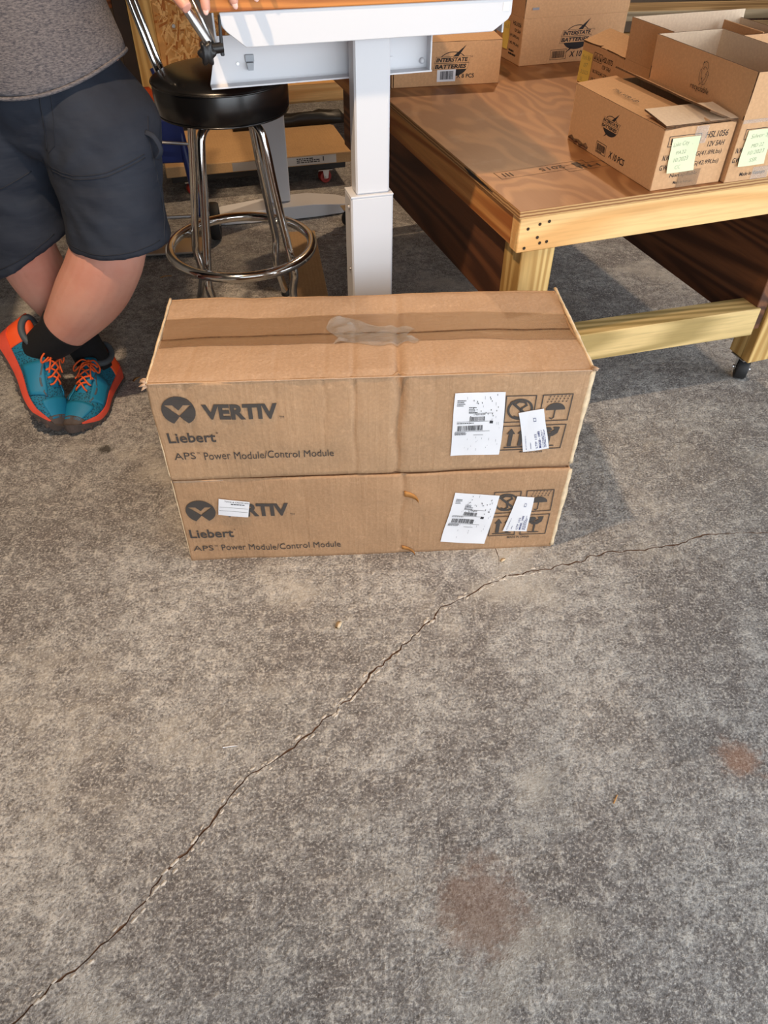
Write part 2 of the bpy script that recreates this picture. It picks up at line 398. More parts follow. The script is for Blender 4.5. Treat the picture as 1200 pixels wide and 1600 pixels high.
# ------------------------------------------------------------------ the setting
def make_floor():
    X0, X1, Y0, Y1 = -3.6, 3.6, -2.2, 5.4
    main = [(-.60, .22), (-.527, .302), (-.462, .356), (-.411, .423), (-.379, .475), (-.338, .524), (-.298, .594), (-.26, .657), (-.208, .69), (-.15, .745), (-.089, .81), (-.051, .849), (-.027, .892), (.031, .947), (.082, 1.008), (.136, 1.073), (.19, 1.102), (.242, 1.141), (.287, 1.166), (.336, 1.183), (.408, 1.198), (.475, 1.22), (.561, 1.255), (.642, 1.261), (.745, 1.284), (.829, 1.319), (.988, 1.327), (1.15, 1.36), (1.4, 1.40)]
    br = [(.2840, 1.1745), (.277, 1.203), (.285, 1.232), (.276, 1.27), (.29, 1.30)]
    br2 = [(-.45, 3.21), (-.35, 3.15), (-.22, 3.10), (-.05, 3.12)]
    vs = [Vector((X0, Y0)), Vector((X1, Y0)), Vector((X1, Y1)), Vector((X0, Y1))]; ed = [(0, 1), (1, 2), (2, 3), (3, 0)]; mid = set()
    r = random.Random(3)
    for line, wmax in ((main, .0026), (br, .0018), (br2, .003)):
        pts = []
        for a, b in zip(line, line[1:]):
            a = Vector(a); b = Vector(b); n = max(2, int((b - a).length / .011))
            for k in range(n):
                d = (b - a).normalized(); p = a.lerp(b, k / n)
                pts.append(p + Vector((-d.y, d.x)) * ((r.uniform(-.0028, .0028) + .006 * noise.noise(Vector((p.x * 38, p.y * 38, 1))))))
        pts.append(Vector(line[-1]))
        L, Cn, Rr = [], [], []
        for i, p in enumerate(pts):
            d = (pts[min(i + 1, len(pts) - 1)] - pts[max(i - 1, 0)]).normalized(); nn = Vector((-d.y, d.x))
            f = min(1, i / 6, (len(pts) - 1 - i) / 6); f *= 1.0 if i < len(pts) * .72 else .9
            w = wmax * f * r.uniform(.5, 1.1) * (.55 + .75 * max(0, noise.noise(Vector((p.x * 17, p.y * 17, 5))) + .25))
            Cn.append(len(vs)); vs.append(p)
            if 0 < i < len(pts) - 1: mid.add(len(vs) - 1)
            if 0 < i < len(pts) - 1:
                L.append(len(vs)); vs.append(p + nn * w); Rr.append(len(vs)); vs.append(p - nn * w * r.uniform(.6, 1.2))
        for ch in (Cn, [Cn[0]] + L + [Cn[-1]], [Cn[0]] + Rr + [Cn[-1]]):
            ed += list(zip(ch, ch[1:]))
    V, E_, F_, ov, oe, of = delaunay_2d_cdt(vs, ed, [], 0, 1e-6)
    ismid = [any(q in mid for q in o) for o in ov]
    me = bpy.data.meshes.new('floor')
    me.from_pydata([(v.x, v.y, -.0025 if m else 0) for v, m in zip(V, ismid)], [], [tuple(f) for f in F_])
    me.materials.append(M['concrete']); me.materials.append(M['crack'])
    for p in me.polygons: p.material_index = 1 if any(ismid[i] for i in p.vertices) else 0
    me.update()
    o = put('floor', me); struct(o)
    # pale spalled bits along the crack
    vs2, fs2 = [], []
    for i in range(150):
        j = r.randrange(len(main) - 9); a = Vector(main[j]).lerp(Vector(main[j + 1]), r.random()); d = (Vector(main[j + 1]) - Vector(main[j])).normalized(); nn = Vector((-d.y, d.x)) * r.choice((-1, 1))
        p = a + nn * r.uniform(.003, .010); rr = r.uniform(.0015, .005) * (1.4 if r.random() < .15 else 1); n = 7; b = len(vs2); an = math.atan2(d.y, d.x)
        for k in range(n):
            th = 2 * pi * k / n; q = Vector((cos(th) * rr * r.uniform(.8, 2.0), sin(th) * rr * r.uniform(.4, .9))); q.rotate(Matrix.Rotation(an, 2)); vs2.append((p.x + q.x, p.y + q.y, .0004))
        vs2.append((p.x, p.y, .0004 + rr * .25)); fs2 += [(b + k, b + (k + 1) % n, b + n) for k in range(n)]
    sp = data('spalled_bits', vs2, fs2, 'spall', o); sp['kind'] = 'stuff'
make_floor()
struct(box('wall_back', -3.6, 3.6, 5.3, 5.42, 0, 3.3, 'wallb'))
struct(box('wall_left', -3.7, -3.6, -2.1, 5.42, 0, 3.3, 'wall'))
bm = bmesh.new(); bx(bm, 3.6, 3.7, 2.1, 5.42, 0, 3.3); bx(bm, 3.6, 3.7, -2.1, 2.0995, 2.5, 3.3); struct(fin('wall_right', bm, 'wall'))  # unseen; opening and header sized to limit how deep the daylight reaches
bm = bmesh.new(); bx(bm, -3.7, -.2, -2.2, -2.1, 0, 3.3); bx(bm, -.1995, 3.7, -2.2, -2.1, 2.5, 3.3); struct(fin('wall_front', bm, 'wall'))  # unseen partial wall with header, added so daylight enters from the front right
struct(box('ceiling', -3.7, 3.7, -2.2, 5.42, 3.3, 3.4, 'wall'))

# ------------------------------------------------------------------ warm shop lamps (above the frame)
def lamp(loc, aim, watts, label, ang=160, rad=.05):
    t = thing('shop_lamp', label, 'lamp', loc)
    bm = bmesh.new(); lathe(bm, [(.02, .12), (.035, .12), (.045, .05), (.16, -.02), (.165, -.02), (.05, .055), (.02, .10)], 32); fin('shade', bm, 'steel', t, True)
    bm = bmesh.new(); lathe(bm, [(0, -.015), (.035, 0), (.04, .03), (.02, .06), (0, .06)], 20); fin('bulb', bm, 'glow', t, True)
    bm = bmesh.new(); tube(bm, [(0, 0, .12), (0, 0, 3.3 - loc[2])], .004, 6); fin('cord', bm, 'black_p', t, True)
    l = bpy.data.lights.new('bulb_light', 'SPOT'); l.energy = watts; l.color = (1, .72, .46); l.spot_size = radians(ang); l.spot_blend = .7; l.shadow_soft_size = rad
    lo = bpy.data.objects.new('bulb_light', l); C.objects.link(lo); lo.parent = t; lo.location = (0, 0, -.06)
    d = Vector(aim) - Vector(loc); lo.rotation_euler = d.to_track_quat('-Z', 'Y').to_euler()
lamp((-.62, .82, 3.0), (-.85, 2.0, 0), 220, 'hanging shop lamp above the stacked cartons', 80)
lamp((.75, 4.3, 2.7), (-.2, 3.4, 0), 130, 'hanging shop lamp over the rear of the work table')

# ------------------------------------------------------------------ the two long cartons
CW, CD = .895, .340
def carton_field(seed, H, dents):
    def f(p, face):
        x, y, z = p; q = Vector((x * 5 + seed, y * 5, z * 5 + seed))
        nv = noise.noise_vector(q) * .0036 + noise.noise_vector(q * 3.1) * .0017
        d = Vector(nv)
        zz = max(0, min(1, z / H))
        bul = cos(pi * max(-.5, min(.5, x / CW))) * sin(pi * zz)
        if face == 'front': d.y -= .004 * bul
        if face == 'back': d.y += .005 * bul
        for (xc, w, dep, zlo) in dents:
            k = math.exp(-abs((x - xc - .003 * sin(z * 40)) / w) ** 1.25)
            if face == 'front': d.y += dep * k * (0.35 + .65 * zz)
            if face == 'top': d.z -= dep * .9 * math.exp(-abs((x - xc - .06 * y) / w) ** 1.25) * max(.25, 1 - abs(y) / .30)
        if face == 'top':
            d.z += -.007 * math.exp(-((y - CD * .5) / .05) ** 2) + (.004 * cos(pi * x / CW) if dents[0][1] > .0065 else -.004)
        if z < .004: d.z = 0
        return Vector(p) + d
    return f
def front_map(field, H, off=.0012):
    def f(u, v): p = field((u, 0, v), 'front'); return p + Vector((0, -off, 0))
    return f
def quad_map(front, q, off):
    """0..1 square onto a label with corners tl, tr, br, bl on the front face"""
    tl, tr, br, bl = [Vector(c) for c in q]
    def f(u, v):
        p = bl.lerp(br, u).lerp(tl.lerp(tr, u), v); r = front(p.x, p.y); return r + Vector((0, -off, 0))
    return f
def sheet(name, f, nu, nv, mat, parent, th=.0006, back=Vector((0, 1, 0))):
    vs, fs = [], []
    for k in (0, 1):
        for j in range(nv + 1):
            for i in range(nu + 1): vs.append(f(i / nu, j / nv) + back * th * k)
    N = (nu + 1) * (nv + 1)
    for j in range(nv):
        for i in range(nu):
            a = j * (nu + 1) + i; fs.append((a, a + 1, a + nu + 2, a + nu + 1)); fs.append((N + a, N + a + nu + 1, N + a + nu + 2, N + a + 1))
    per = [i for i in range(nu + 1)] + [j * (nu + 1) + nu for j in range(1, nv + 1)] + [nv * (nu + 1) + i for i in range(nu - 1, -1, -1)] + [j * (nu + 1) for j in range(nv - 1, 0, -1)]
    for a, b in zip(per, per[1:] + per[:1]): fs.append((a, N + a, N + b, b))
    return data(name, vs, fs, mat, parent)
def emblem(ink, cx, cy, rx, ry):
    # disc with a V cut out of it
    n = 80; cut_out = lambda x, y: False
    G_ = 72
    def inside(x, y):
        if x * x + y * y > 1: return False
        a = abs(x)
        # V band: outer arms from the upper sides down to the middle, notch below
        top = .40 - (0 if a > .28 else 0)
        lo = -.34 + (a - .0) * .92 if a < .80 else .40
        hi = .02 + (a - .0) * 1.15 if a < .33 else .40
        if lo < y < hi and a < .93: return False
        if y < -.34 - 0 and a < (-.40 - y) * .86: return False
        return True
    hx = 2 / G_
    for j in range(G_):
        y = -1 + (j + .5) * hx; run = None
        for i in range(G_ * 2 + 1):
            x = -1 + (i + .5) * hx / 2
            ok = i < G_ * 2 and inside(x, y)
            if ok and run is None: run = x - hx / 4
            if not ok and run is not None:
                ink.rect(cx + rx * run, cx + rx * (x - hx / 4), cy + ry * (y - hx / 2), cy + ry * (y + hx / 2)); run = None
def handling_marks(k, x, y, w, h, umbrella=True):
    g = .10 * w; s = (w - g) / 2; t = (h - .08 * h) / 2; lw = .0022
    X = [x, x + s + g]; Y = [y, y + t + .08 * h]
    for a in X:
        for b in Y: k.frame(a, a + s, b, b + t, lw)
    # no hooks
    cx, cy = X[0] + s / 2, Y[1] + t / 2; r = s * .44
    k.ring(cx, cy, r, r, .005); k.line([(cx - r * .66, cy + r * .66), (cx + r * .66, cy - r * .66)], .006)
    k.line([(cx - .012, cy + .014), (cx - .004, cy + .020), (cx + .010, cy + .018), (cx + .013, cy + .010), (cx + .004, cy + .004), (cx + .002, cy - .004), (cx + .004, cy - .016), (cx - .002, cy - .022), (cx - .010, cy - .018)], .004)
    # keep dry
    cx, cy = X[1] + s / 2, Y[1] + t * .42
    k.poly([(cx + .021 * cos(a * pi / 12), cy + .018 * sin(a * pi / 12)) for a in range(13)])
    k.line([(cx, cy), (cx, cy - .020), (cx - .004, cy - .024), (cx - .008, cy - .021)], .0026)
    for i in range(6):
        for j in range(3):
            px = cx - .020 + i * .008 + j * .002; py = cy + .022 + j * .0065; k.poly([(px - .0014, py - .002), (px + .0014, py - .002), (px + .002, py + .003)])
    # this way up
    for q in (-.012, .012):
        cx = X[0] + s / 2 + q; b = Y[0] + t * .16
        k.rect(cx - .0045, cx + .0045, b, b + t * .52); k.poly([(cx - .0095, b + t * .5), (cx + .0095, b + t * .5), (cx, b + t * .74)])
    k.rect(X[0] + s * .14, X[0] + s * .86, Y[0] + t * .08, Y[0] + t * .13)
    # fragile glass
    cx, b = X[1] + s / 2, Y[0] + t * .10
    k.rect(cx - .014, cx + .014, b, b + .003); k.rect(cx - .0022, cx + .0022, b, b + t * .45)
    k.poly([(cx - .006, b + t * .42), (cx + .006, b + t * .42), (cx + .016, b + t * .55), (cx + .019, b + t * .80), (cx + .004, b + t * .80), (cx + .008, b + t * .68), (cx - .001, b + t * .62), (cx + .001, b + t * .55), (cx - .016, b + t * .55)])
    k.poly([(cx - .016, b + t * .55), (cx - .002, b + t * .58), (cx - .001, b + t * .66), (cx + .003, b + t * .70), (cx - .002, b + t * .80), (cx - .019, b + t * .80)])
def big_label(t, fm, q, seed):
    lf = quad_map(fm, q, .0008); lab = sheet('shipping_label', lf, 12, 12, 'paper', t)
    lab['label'] = 'white shipping label with barcodes'
    k = Ink(); pf = quad_map(fm, q, .0014)
    k.bars(.32, .62, .575, .645, seed); k.bars(.10, .60, .42, .505, seed + 1)
    k.rect(.72, .79, .53, .575); k.lines(.06, .24, .80, .90, 4, .012, seed); k.lines(.30, .50, .70, .80, 4, .012, seed + 2)
    k.text('1 150 835', .40, .60, .665, .69, .01); k.lines(.05, .30, .35, .40, 3, .010, seed + 4); k.lines(.08, .42, .53, .555, 1, .012, seed)
    k.rect(.30, .78, .695, .700); k.rect(.08, .70, .565, .570); k.rect(.06, .74, .408, .413); k.rect(.42, .62, .345, .350)
    for i in range(22): # smudged speckle of the worn print
        r = random.Random(seed * 31 + i); x = r.uniform(.28, .92); y = r.uniform(.62, .97); k.rect(x, x + .012, y, y + .02)
    k.lay('printing', pf, 'print', lab)
    k = Ink(); r = random.Random(seed + 9)
    for i in range(26): x = r.uniform(.25, .93); y = r.uniform(.08, .95); k.rect(x, x + .006, y, y + r.uniform(.01, .05))
    k.lay('faint_printing', pf, 'faint', lab)
def small_label(t, fm, q, seed):
    lf = quad_map(fm, q, .0020); lab = sheet('routing_label', lf, 8, 10, 'paper', t); lab['label'] = 'small white routing label printed sideways'
    pf0 = quad_map(fm, q, .0026); pf = lambda a, b: pf0(1 - b, a)      # printing runs up the label
    k = Ink()
    k.text('RIC JAX PARCEL F2', .05, .40, .83, .88, .0); k.lines(.06, .24, .66, .70, 1, .02, seed)
    k.text('LTP 102', .06, .42, .42, .50, .01); k.text('MG420 - 1ARS', .05, .48, .28, .37, .03); k.lines(.05, .55, .08, .24, 3, .022, seed)
    k.frame(.74, .82, .36, .46, .012); k.lay('printing', pf, 'blueprint', lab)
def long_carton(loc, rz, H, seed, dents, label, mat, marks, upper):
    t = thing('shipping_carton', label, 'carton', loc, rz, 'long brown cartons in the stack')
    F = carton_field(seed, H, dents)
    # body: four walls and the bottom
    nx, ny, nz = 230, 40, 30; per = []
    for i in range(nx): per.append((-CW / 2 + CW * i / nx, 0, 'front'))
    for i in range(ny): per.append((CW / 2, CD * i / ny, 'side'))
    for i in range(nx): per.append((CW / 2 - CW * i / nx, CD, 'back'))
    for i in range(ny): per.append((-CW / 2, CD - CD * i / ny, 'side'))
    vs, fs = [], []; n = len(per)
    for j in range(nz + 1):
        for (x, y, fc) in per: vs.append(F((x, y, H * j / nz), fc))
    for j in range(nz):
        for i in range(n): a = j * n + i; b = j * n + (i + 1) % n; fs.append((a, b, b + n, a + n))
    fs.append(tuple(reversed(range(n))))
    body = data('body', vs, fs, mat, t, True)
    so = body.modifiers.new('board', 'SOLIDIFY'); so.thickness = .004; so.offset = -1
    # two long top flaps meeting at the seam
    for side in (0, 1):
        def ff(u, v, s=side):
            x = (u - .5) * (CW + .002); y = (v * (CD / 2 - .0012)) if s == 0 else CD - v * (CD / 2 - .0012)
            p = F((x, y, H), 'top'); e = F((x, y, H), 'front' if s == 0 else 'back')
            w = max(0, 1 - v * 8); p = p.lerp(Vector((e.x, e.y, e.z)), w)
            return p + Vector((0, 0, .0006 - .002 * w))
        o = sheet('top_flap', ff, 200, 18, 'kraft_top', t, .004, Vector((0, 0, -1)))
        o.data.polygons.foreach_set('use_smooth', [True] * len(o.data.polygons))
    fm = front_map(F, H, .0019)
    # print
    k = Ink(); emblem(k, *marks['emblem']); k.lay('emblem_print', fm, 'ink', t)
    k = Ink(); k.text('VERTIV', *marks['vertiv'], .045); k.lay('brand_lettering', fm, 'ink', t); k = Ink(); x1, y0 = marks['vertiv'][1], marks['vertiv'][2]; k.text('TM', x1 + .002, x1 + .012, y0, y0 + .006)
    k.text('Liebert', *marks['lie'], .018); a = marks['lie']; k.ring(a[1] + .004, a[3] - .002, .0022, .0022, .0008, n=12)
    k.lay('name_lettering', fm, 'ink', t)['kind'] = 'stuff'; k = Ink()
    a = marks['aps']; wd = a[1] - a[0]
    k.text('APS', a[0], a[0] + wd * .135, a[2] + .003, a[3]); k.text('TM', a[0] + wd * .145, a[0] + wd * .165, a[3] - .006, a[3])
    k.text('Power Module/Control Module', a[0] + wd * .19, a[1], a[2], a[3])
    k.lay('description_lettering', fm, 'ink', t)['kind'] = 'stuff'
    k = Ink(); handling_marks(k, *marks['icons']); m = marks['made']; k.text('MADE IN CHINA', *m, .01); k.lay('handling_marks', fm, 'ink', t)
    big_label(t, fm, marks['big'], int(seed)); small_label(t, fm, marks['small'], int(seed) + 3)
    # worn raw edges: right end board and top corners
    bm = bmesh.new()
    rr = random.Random(int(seed))
    def strip(p0, p1, w, th, n=26, axis=Vector((1, 0, 0)), out=Vector((0, -1, 0))):
        rows = []
        for i in range(n + 1):
            p = Vector(p0).lerp(Vector(p1), i / n); ww = w * (.85 + .35 * noise.noise(p * 30)); jj = .0012 * noise.noise(p * 55)
            rows.append([bm.verts.new(p + axis * (-ww / 2 + jj)), bm.verts.new(p + axis * (-ww * .1) + out * th), bm.verts.new(p + axis * (ww / 2 + jj)), bm.verts.new(p - out * th)])
        for a, b in zip(rows, rows[1:]):
            for i in range(4): bm.faces.new((a[i], a[(i + 1) % 4], b[(i + 1) % 4], b[i]))
        bm.faces.new(rows[0]); bm.faces.new(list(reversed(rows[-1])))
    strip((CW / 2 - .001, .001, .006), (CW / 2 + .001, .001, H - .004), .015, .003)
    fin('worn_edge', bm, 'torn', t, True)
    bm = bmesh.new(); strip((-CW / 2, .002, .01), (-CW / 2, .002, H), .004, .002)
    fin('worn_edge', bm, 'torn', t, True)
    if upper:
        bm = bmesh.new(); strip((-CW / 2 + .001, 0, H), (-CW / 2 + .001, CD, H + .002), .007, .003, 40, Vector((1, 0, 0)), Vector((0, 0, 1))); fin('worn_edge', bm, 'torn', t, True)
        bm = bmesh.new(); strip((CW / 2 + .002, 0, H), (CW / 2 + .002, CD, H + .004), .010, .003, 40, Vector((1, 0, 0)), Vector((0, 0, 1))); fin('worn_edge', bm, 'torn', t, True)
        bm = bmesh.new(); strip((-CW / 2, .0005, H - .001), (CW / 2, .0005, H - .001), .004, .0022, 120, Vector((0, 0, 1)), Vector((0, -1, 0))); fin('worn_edge', bm, 'kraft_top', t, True)
        # tape along the seam and a crinkled second piece over the middle
        def tf(u, v):
            x = (u - .5) * (CW + .006); y = CD * .55 + (v - .5) * .112 - .05 * x * (1 if x > 0 else .15) * .5 + .004 * sin(x * 9); p = F((max(-CW / 2, min(CW / 2, x)), y, H), 'top'); return p + Vector((0, 0, .0022))
        o = sheet('packing_tape', tf, 90, 12, 'tape', t, .0003, Vector((0, 0, -1)))
        def tf2(u, v):
            x = -.078 + u * .172 + .012 * sin(v * 7); y = CD * .47 + (v - .5) * .105 * (1 - .35 * u) - .03 * (u - .5) + .007 * sin(u * 9); p = F((x, y, H), 'top')
            return p + Vector((0, 0, .0034 + .0045 * noise.noise(Vector((u * 5, v * 4, 3))) ** 2 * 6))
        o = sheet('crinkled_tape', tf2, 40, 26, 'tape2', t, .0003, Vector((0, 0, -1)))
        bm = bmesh.new() # dark gap of the flap seam
        tube(bm, [F(((i / 60 - .5) * CW, CD * .5, H), 'top') + Vector((0, 0, .0024)) for i in range(61)], .0016, 5); fin('flap_seam', bm, 'flute', t)
        # torn tuft at both top corners
        for sx in (-1, 1):
            bm = bmesh.new(); r3 = random.Random(5 + sx)
            for i in range(7):
                p = Vector((sx * CW / 2, r3.uniform(-.004, .012), H + r3.uniform(-.006, .004))); d = Vector((sx * r3.uniform(.2, 1), r3.uniform(-.8, .4), r3.uniform(-.2, .8))).normalized()
                tube(bm, [p, p + d * .007, p + d * .013 + Vector((0, 0, -.002))], [.004, .003, .0008], 5)
            fin('torn_tuft', bm, 'kraft_top', t, True)
    else:
        lf = quad_map(fm, marks['extra'], .0022); lab = sheet('address_sticker', lf, 6, 4, 'paper', t)
        k = Ink(); k.text('TUCK & CROSS APS', .18, .97, .86, .94, .0); k.lines(.4, .95, .72, .82, 1, .05, 5); k.rect(.03, .97, .53, .545); k.rect(.03, .97, .31, .325); k.lay('printing', quad_map(fm, marks['extra'], .0028), 'print', lab)
        for zz in (.200, .017): # two torn tongues of board curling out
            bm = bmesh.new(); rows = []
            for i in range(9):
                a = i / 8 * 1.5; p = fm(.070, zz) + Vector((.032 * sin(a), -.002 - .016 * (1 - cos(a)), .004 * cos(a) - .010 * i / 8)); w = (.0085 if zz > .1 else .006) * (1 - .45 * i / 8)
                rows.append([bm.verts.new(p + Vector((0, 0, w))), bm.verts.new(p - Vector((0, 0, w))), bm.verts.new(p + Vector((0, .0015, -w))), bm.verts.new(p + Vector((0, .0015, w)))])
            for a, b in zip(rows, rows[1:]):
                for i in range(4): bm.faces.new((a[i], a[(i + 1) % 4], b[(i + 1) % 4], b[i]))
            bm.faces.new(rows[0]); bm.faces.new(rows[-1][::-1]); fin('torn_tongue', bm, 'torn_dark', t, True)
    return t
cz = radians(3.7)
lower = dict(emblem=(-.400, .165, .034, .034), vertiv=(-.352, -.196, .146, .186), lie=(-.438, -.334, .078, .106), aps=(-.437, -.081, .032, .052),
             big=((.189, .202), (.296, .185), (.275, .021), (.165, .038)), small=((.338, .181), (.379, .174), (.375, .061), (.316, .066)), extra=((-.353, .206), (-.282, .193), (-.291, .146), (-.360, .156)),
             icons=(.283, .048, .141, .147), made=(.331, .386, .036, .043))
upper = {k: ([tuple((a, b - .262) for a, b in v)][0] if isinstance(v[0], tuple) else v) for k, v in dict(
             big=((.169, .472), (.275, .473), (.279, .303), (.169, .306)), small=((.306, .421), (.359, .429), (.389, .317), (.333, .309))).items()}
upper.update(emblem=(-.394, .188, .034, .035), vertiv=(-.347, -.195, .165, .202), lie=(-.431, -.330, .104, .131), aps=(-.428, -.084, .056, .077), icons=(.278, .053, .138, .147), made=(.326, .377, .043, .049))
long_carton((-.025, 1.243, 0), cz, .260, 11.0, [(.066, .006, .005, 0), (-.16, .004, .0015, 0)], 'long brown carton lying on the concrete, bottom of the stack of two', 'kraft_low', lower, False)
long_carton((-.025, 1.243, .2655), cz + .006, .254, 23.0, [(.052, .0072, .017, 0), (-.040, .004, .005, 0), (-.375, .004, .002, 0), (-.20, .003, .0016, 0), (-.10, .003, .0022, 0), (.125, .003, .0014, 0), (.33, .02, .002, 0)], 'long brown carton with taped top seam, upper of the stack of two', 'kraft', upper, True)

# ------------------------------------------------------------------ rolling bench
BA = radians(19.5); BO = Vector((.309, 1.688, 0)); BH = .675
def caster(t, x, y, top, r=.034, wheel='rubber', ang=.5):
    c = box('caster_plate', x - .035, x + .035, y - .03, y + .03, top - .005, top, 'steel', t, .001)
    m = Matrix.Translation((x, y, r)) @ Matrix.Rotation(ang, 4, 'Z') @ Matrix.Rotation(pi / 2, 4, 'X')
    bm = bmesh.new(); lathe(bm, [(0, -.012), (r * .55, -.013), (r * .6, -.017), (r * .92, -.017), (r, -.012), (r, .012), (r * .92, .017), (r * .6, .017), (r * .55, .013), (0, .012)], 28, m); fin('wheel', bm, wheel, c, 'auto')
    for s in (-1, 1):
        bm = bmesh.new(); prism(bm, [(-.010, -.006), (.010, -.006), (.016, top - r - .004), (-.016, top - r - .004)], lambda p, s=s: m @ Vector((p[0], p[1], s * .019)), lambda p, s=s: m @ Vector((p[0], p[1], s * .022)))
        fin('fork', bm, 'steel', c)      # the matrix maps local y to world z
    bm = bmesh.new(); lathe(bm, [(0, -.027), (.006, -.027), (.006, .027), (0, .027)], 10, m); fin('axle', bm, 'steel', c)
def bench():
    t = thing('rolling_workbench', 'low wooden workbench on casters with stained plywood top', 'workbench', BO, BA)
    L, Wd = 1.62, .985
    o = box('plywood_top', -.006, Wd + .004, -.005, L, BH - .018, BH, 'ply', t, .001)
    o.data.materials.append(M['plyedge'])
    for p in o.data.polygons: p.material_index = 0 if p.normal.z > .5 else 1
    # loose splinter gap along the near left edge
    zt, zb = BH - .018, BH - .102
    box('front_rim', 0, Wd, 0, .038, zb, zt - .0008, 'pine', t)
    box('rear_rim', 0, Wd, L - .043, L - .005, zb, zt - .0008, 'pine', t)
    box('side_rim', .002, .040, .0385, L - .044, zb + .004, zt - .0008, 'pine_y', t)
    box('side_rim', Wd - .040, Wd - .002, .0385, L - .044, zb + .004, zt - .0008, 'pine_y', t)
    for x in (.018, Wd - .108):
        for y in (.004, L - .095):
            if y < .1: box('post', x, x + .090, y, y + .034, .085, zb - .0005, 'pine_z', t); box('post', x + .001, x + .089, y + .0345, y + .09, .085, zb, 'pine_z', t)
            else: box('post', x + (.065 if x < .5 else 0), x + .090 + (.065 if x < .5 else 0), y, y + .09, .085, zb - .0005, 'pine_z', t)
    box('side_board', .030, .068, .095, L - .10, .355, .572, 'red_y', t)
    box('side_board', Wd - .150, Wd - .112, .012, L - .06, .205, .545, 'red_y', t)
    for x0, x1, y0, y1 in ((.10, .845, .061, -.006 + .02),):
        a = math.atan2(y1 - y0, x1 - x0); m = Matrix.Translation((x0, y0, 0)) @ Matrix.Rotation(a, 4, 'Z')
        bm = bmesh.new(); bx(bm, 0, (x1 - x0) / cos(a), -.012, .062, .192, .281); me = fin('stretcher', bm, 'pine_g', t, bevel=.003); me.matrix_local = m
    box('stretcher', .10, .845, L - .10, L - .06, .20, .285, 'pine_g', t)
    box('cleat', .1095, .128, .050, .090, .20, .44, 'pine_z', t, .006)
    for x in (.060, Wd - .062):
        for y in (.050, L - .05): caster(t, x + (.0 if x < .5 else -.012), y, .085, .036, ang=.9 if y < .5 else .3)
    for x, z in ((.020, .030), (.046, .022), (.067, .018), (.017, .080), (.052, .072), (.068, .071), (.0445, .056)):
        bm = bmesh.new(); lathe(bm, [(0, 0), (.0034, 0), (.0040, .0012), (0, .0012)], 10, Matrix.Translation((x * 1.15, .0004, BH - .018 - z * .92)) @ Matrix.Rotation(pi / 2, 4, 'X')); fin('screw', bm, 'screw', t)
    # stamped number, upside down from here, inside a faint frame
    k = Ink(); k.text('2015', -.10, -.03, -.010, .010, .01); k.frame(-.17, .09, -.022, .022, .0012); k.rect(-.15, -.13, -.014, .016); k.text('III', .05, .075, -.012, .012)
    a = radians(180 + 3)
    k.lay('stamp', lambda u, v: Vector((.13 + u * cos(a) - v * sin(a), .215 + u * sin(a) + v * cos(a), BH + .0006)), M['stamp'], t)
    k = Ink(); k.frame(-.06, .06, -.02, .02, .0012); k.text('HJI', -.04, .02, -.012, .012)
    k.lay('stamp', lambda u, v: Vector((.285 + u * cos(a) - v * sin(a), .205 + u * sin(a) + v * cos(a), BH + .0006)), M['stamp'], t)
    bm = bmesh.new(); prism(bm, [(.30, 0), (.43, .006), (.47, .002), (.43, -.004)], lambda p: Vector((-.0075, p[0] - .16, BH - .008 + p[1])), lambda p: Vector((-.004, p[0] - .16, BH - .008 + p[1]))); fin('splinter_gap', bm, 'dark', t)
M['stamp'] = plain('faded_black_stamp', srgb(70, 54, 44), .7)
bench()
def BL(u, v, z=0): return Vector((BO.x + u * cos(BA) - v * sin(BA), BO.y + u * sin(BA) + v * cos(BA), z))

# ------------------------------------------------------------------ battery cartons on the bench
def battery_logo(k, cx, cy, w):
    h = w * .62
    k.ring(cx, cy - .02 * w, .40 * w, .27 * w, .018 * w, .55, pi - .1, 24)
    k.poly([(cx + .42 * w * cos(a), cy - .09 * w + .25 * w * sin(a)) for a in [pi + .22 + i * (pi - .44) / 20 for i in range(21)]])
    k.poly([(cx - .02 * w, cy + .12 * w), (cx + .36 * w, cy + .40 * w), (cx + .14 * w, cy + .12 * w)])
    k.poly([(cx - .30 * w, cy - .42 * w), (cx - .06 * w, cy - .28 * w), (cx - .16 * w, cy - .28 * w)])
    for dy, s, o in ((.012, 'INTERSTATE', .0), (-.145, 'BATTERIES', -.03)):
        a = [(cx - .50 * w + o * w, cy + (dy - .022) * w), (cx + .44 * w + o * w, cy + (dy - .022) * w), (cx + .49 * w + o * w, cy + (dy + .120) * w), (cx - .45 * w + o * w, cy + (dy + .120) * w)]
        k.line(a, .012 * w, True)
    k.ring(cx + .53 * w, cy + .12 * w, .018 * w, .018 * w, .006 * w, n=12)
def logo_letters(k, cx, cy, w):
    for dy, s, o in ((.012, 'INTERSTATE', .0), (-.145, 'BATTERIES', -.03)):
        k.text(s, cx + (-.46 + o) * w, cx + (.40 + o) * w, cy + dy * w, cy + (dy + .10) * w, .04, .25)
def logo_bands(k, cx, cy, w):
    for dy, o in ((.012, 0), (-.145, -.03)):
        k.poly([(cx - .50 * w + o * w, cy + (dy - .022) * w), (cx + .44 * w + o * w, cy + (dy - .022) * w), (cx + .49 * w + o * w, cy + (dy + .120) * w), (cx - .45 * w + o * w, cy + (dy + .120) * w)])
def stamp_logo(t, f, cx, cy, w, board='kraft_b'):
    k = Ink(); battery_logo(k, cx, cy, w); o = k.lay('logo_print', f, 'blackink', t)
    k = Ink(); logo_bands(k, cx, cy, w); k.lay('band', lambda u, v: f(u, v, .0003), board, o)
    k = Ink(); logo_letters(k, cx, cy, w); k.lay('letters', lambda u, v: f(u, v, .0006), 'blackink', o)
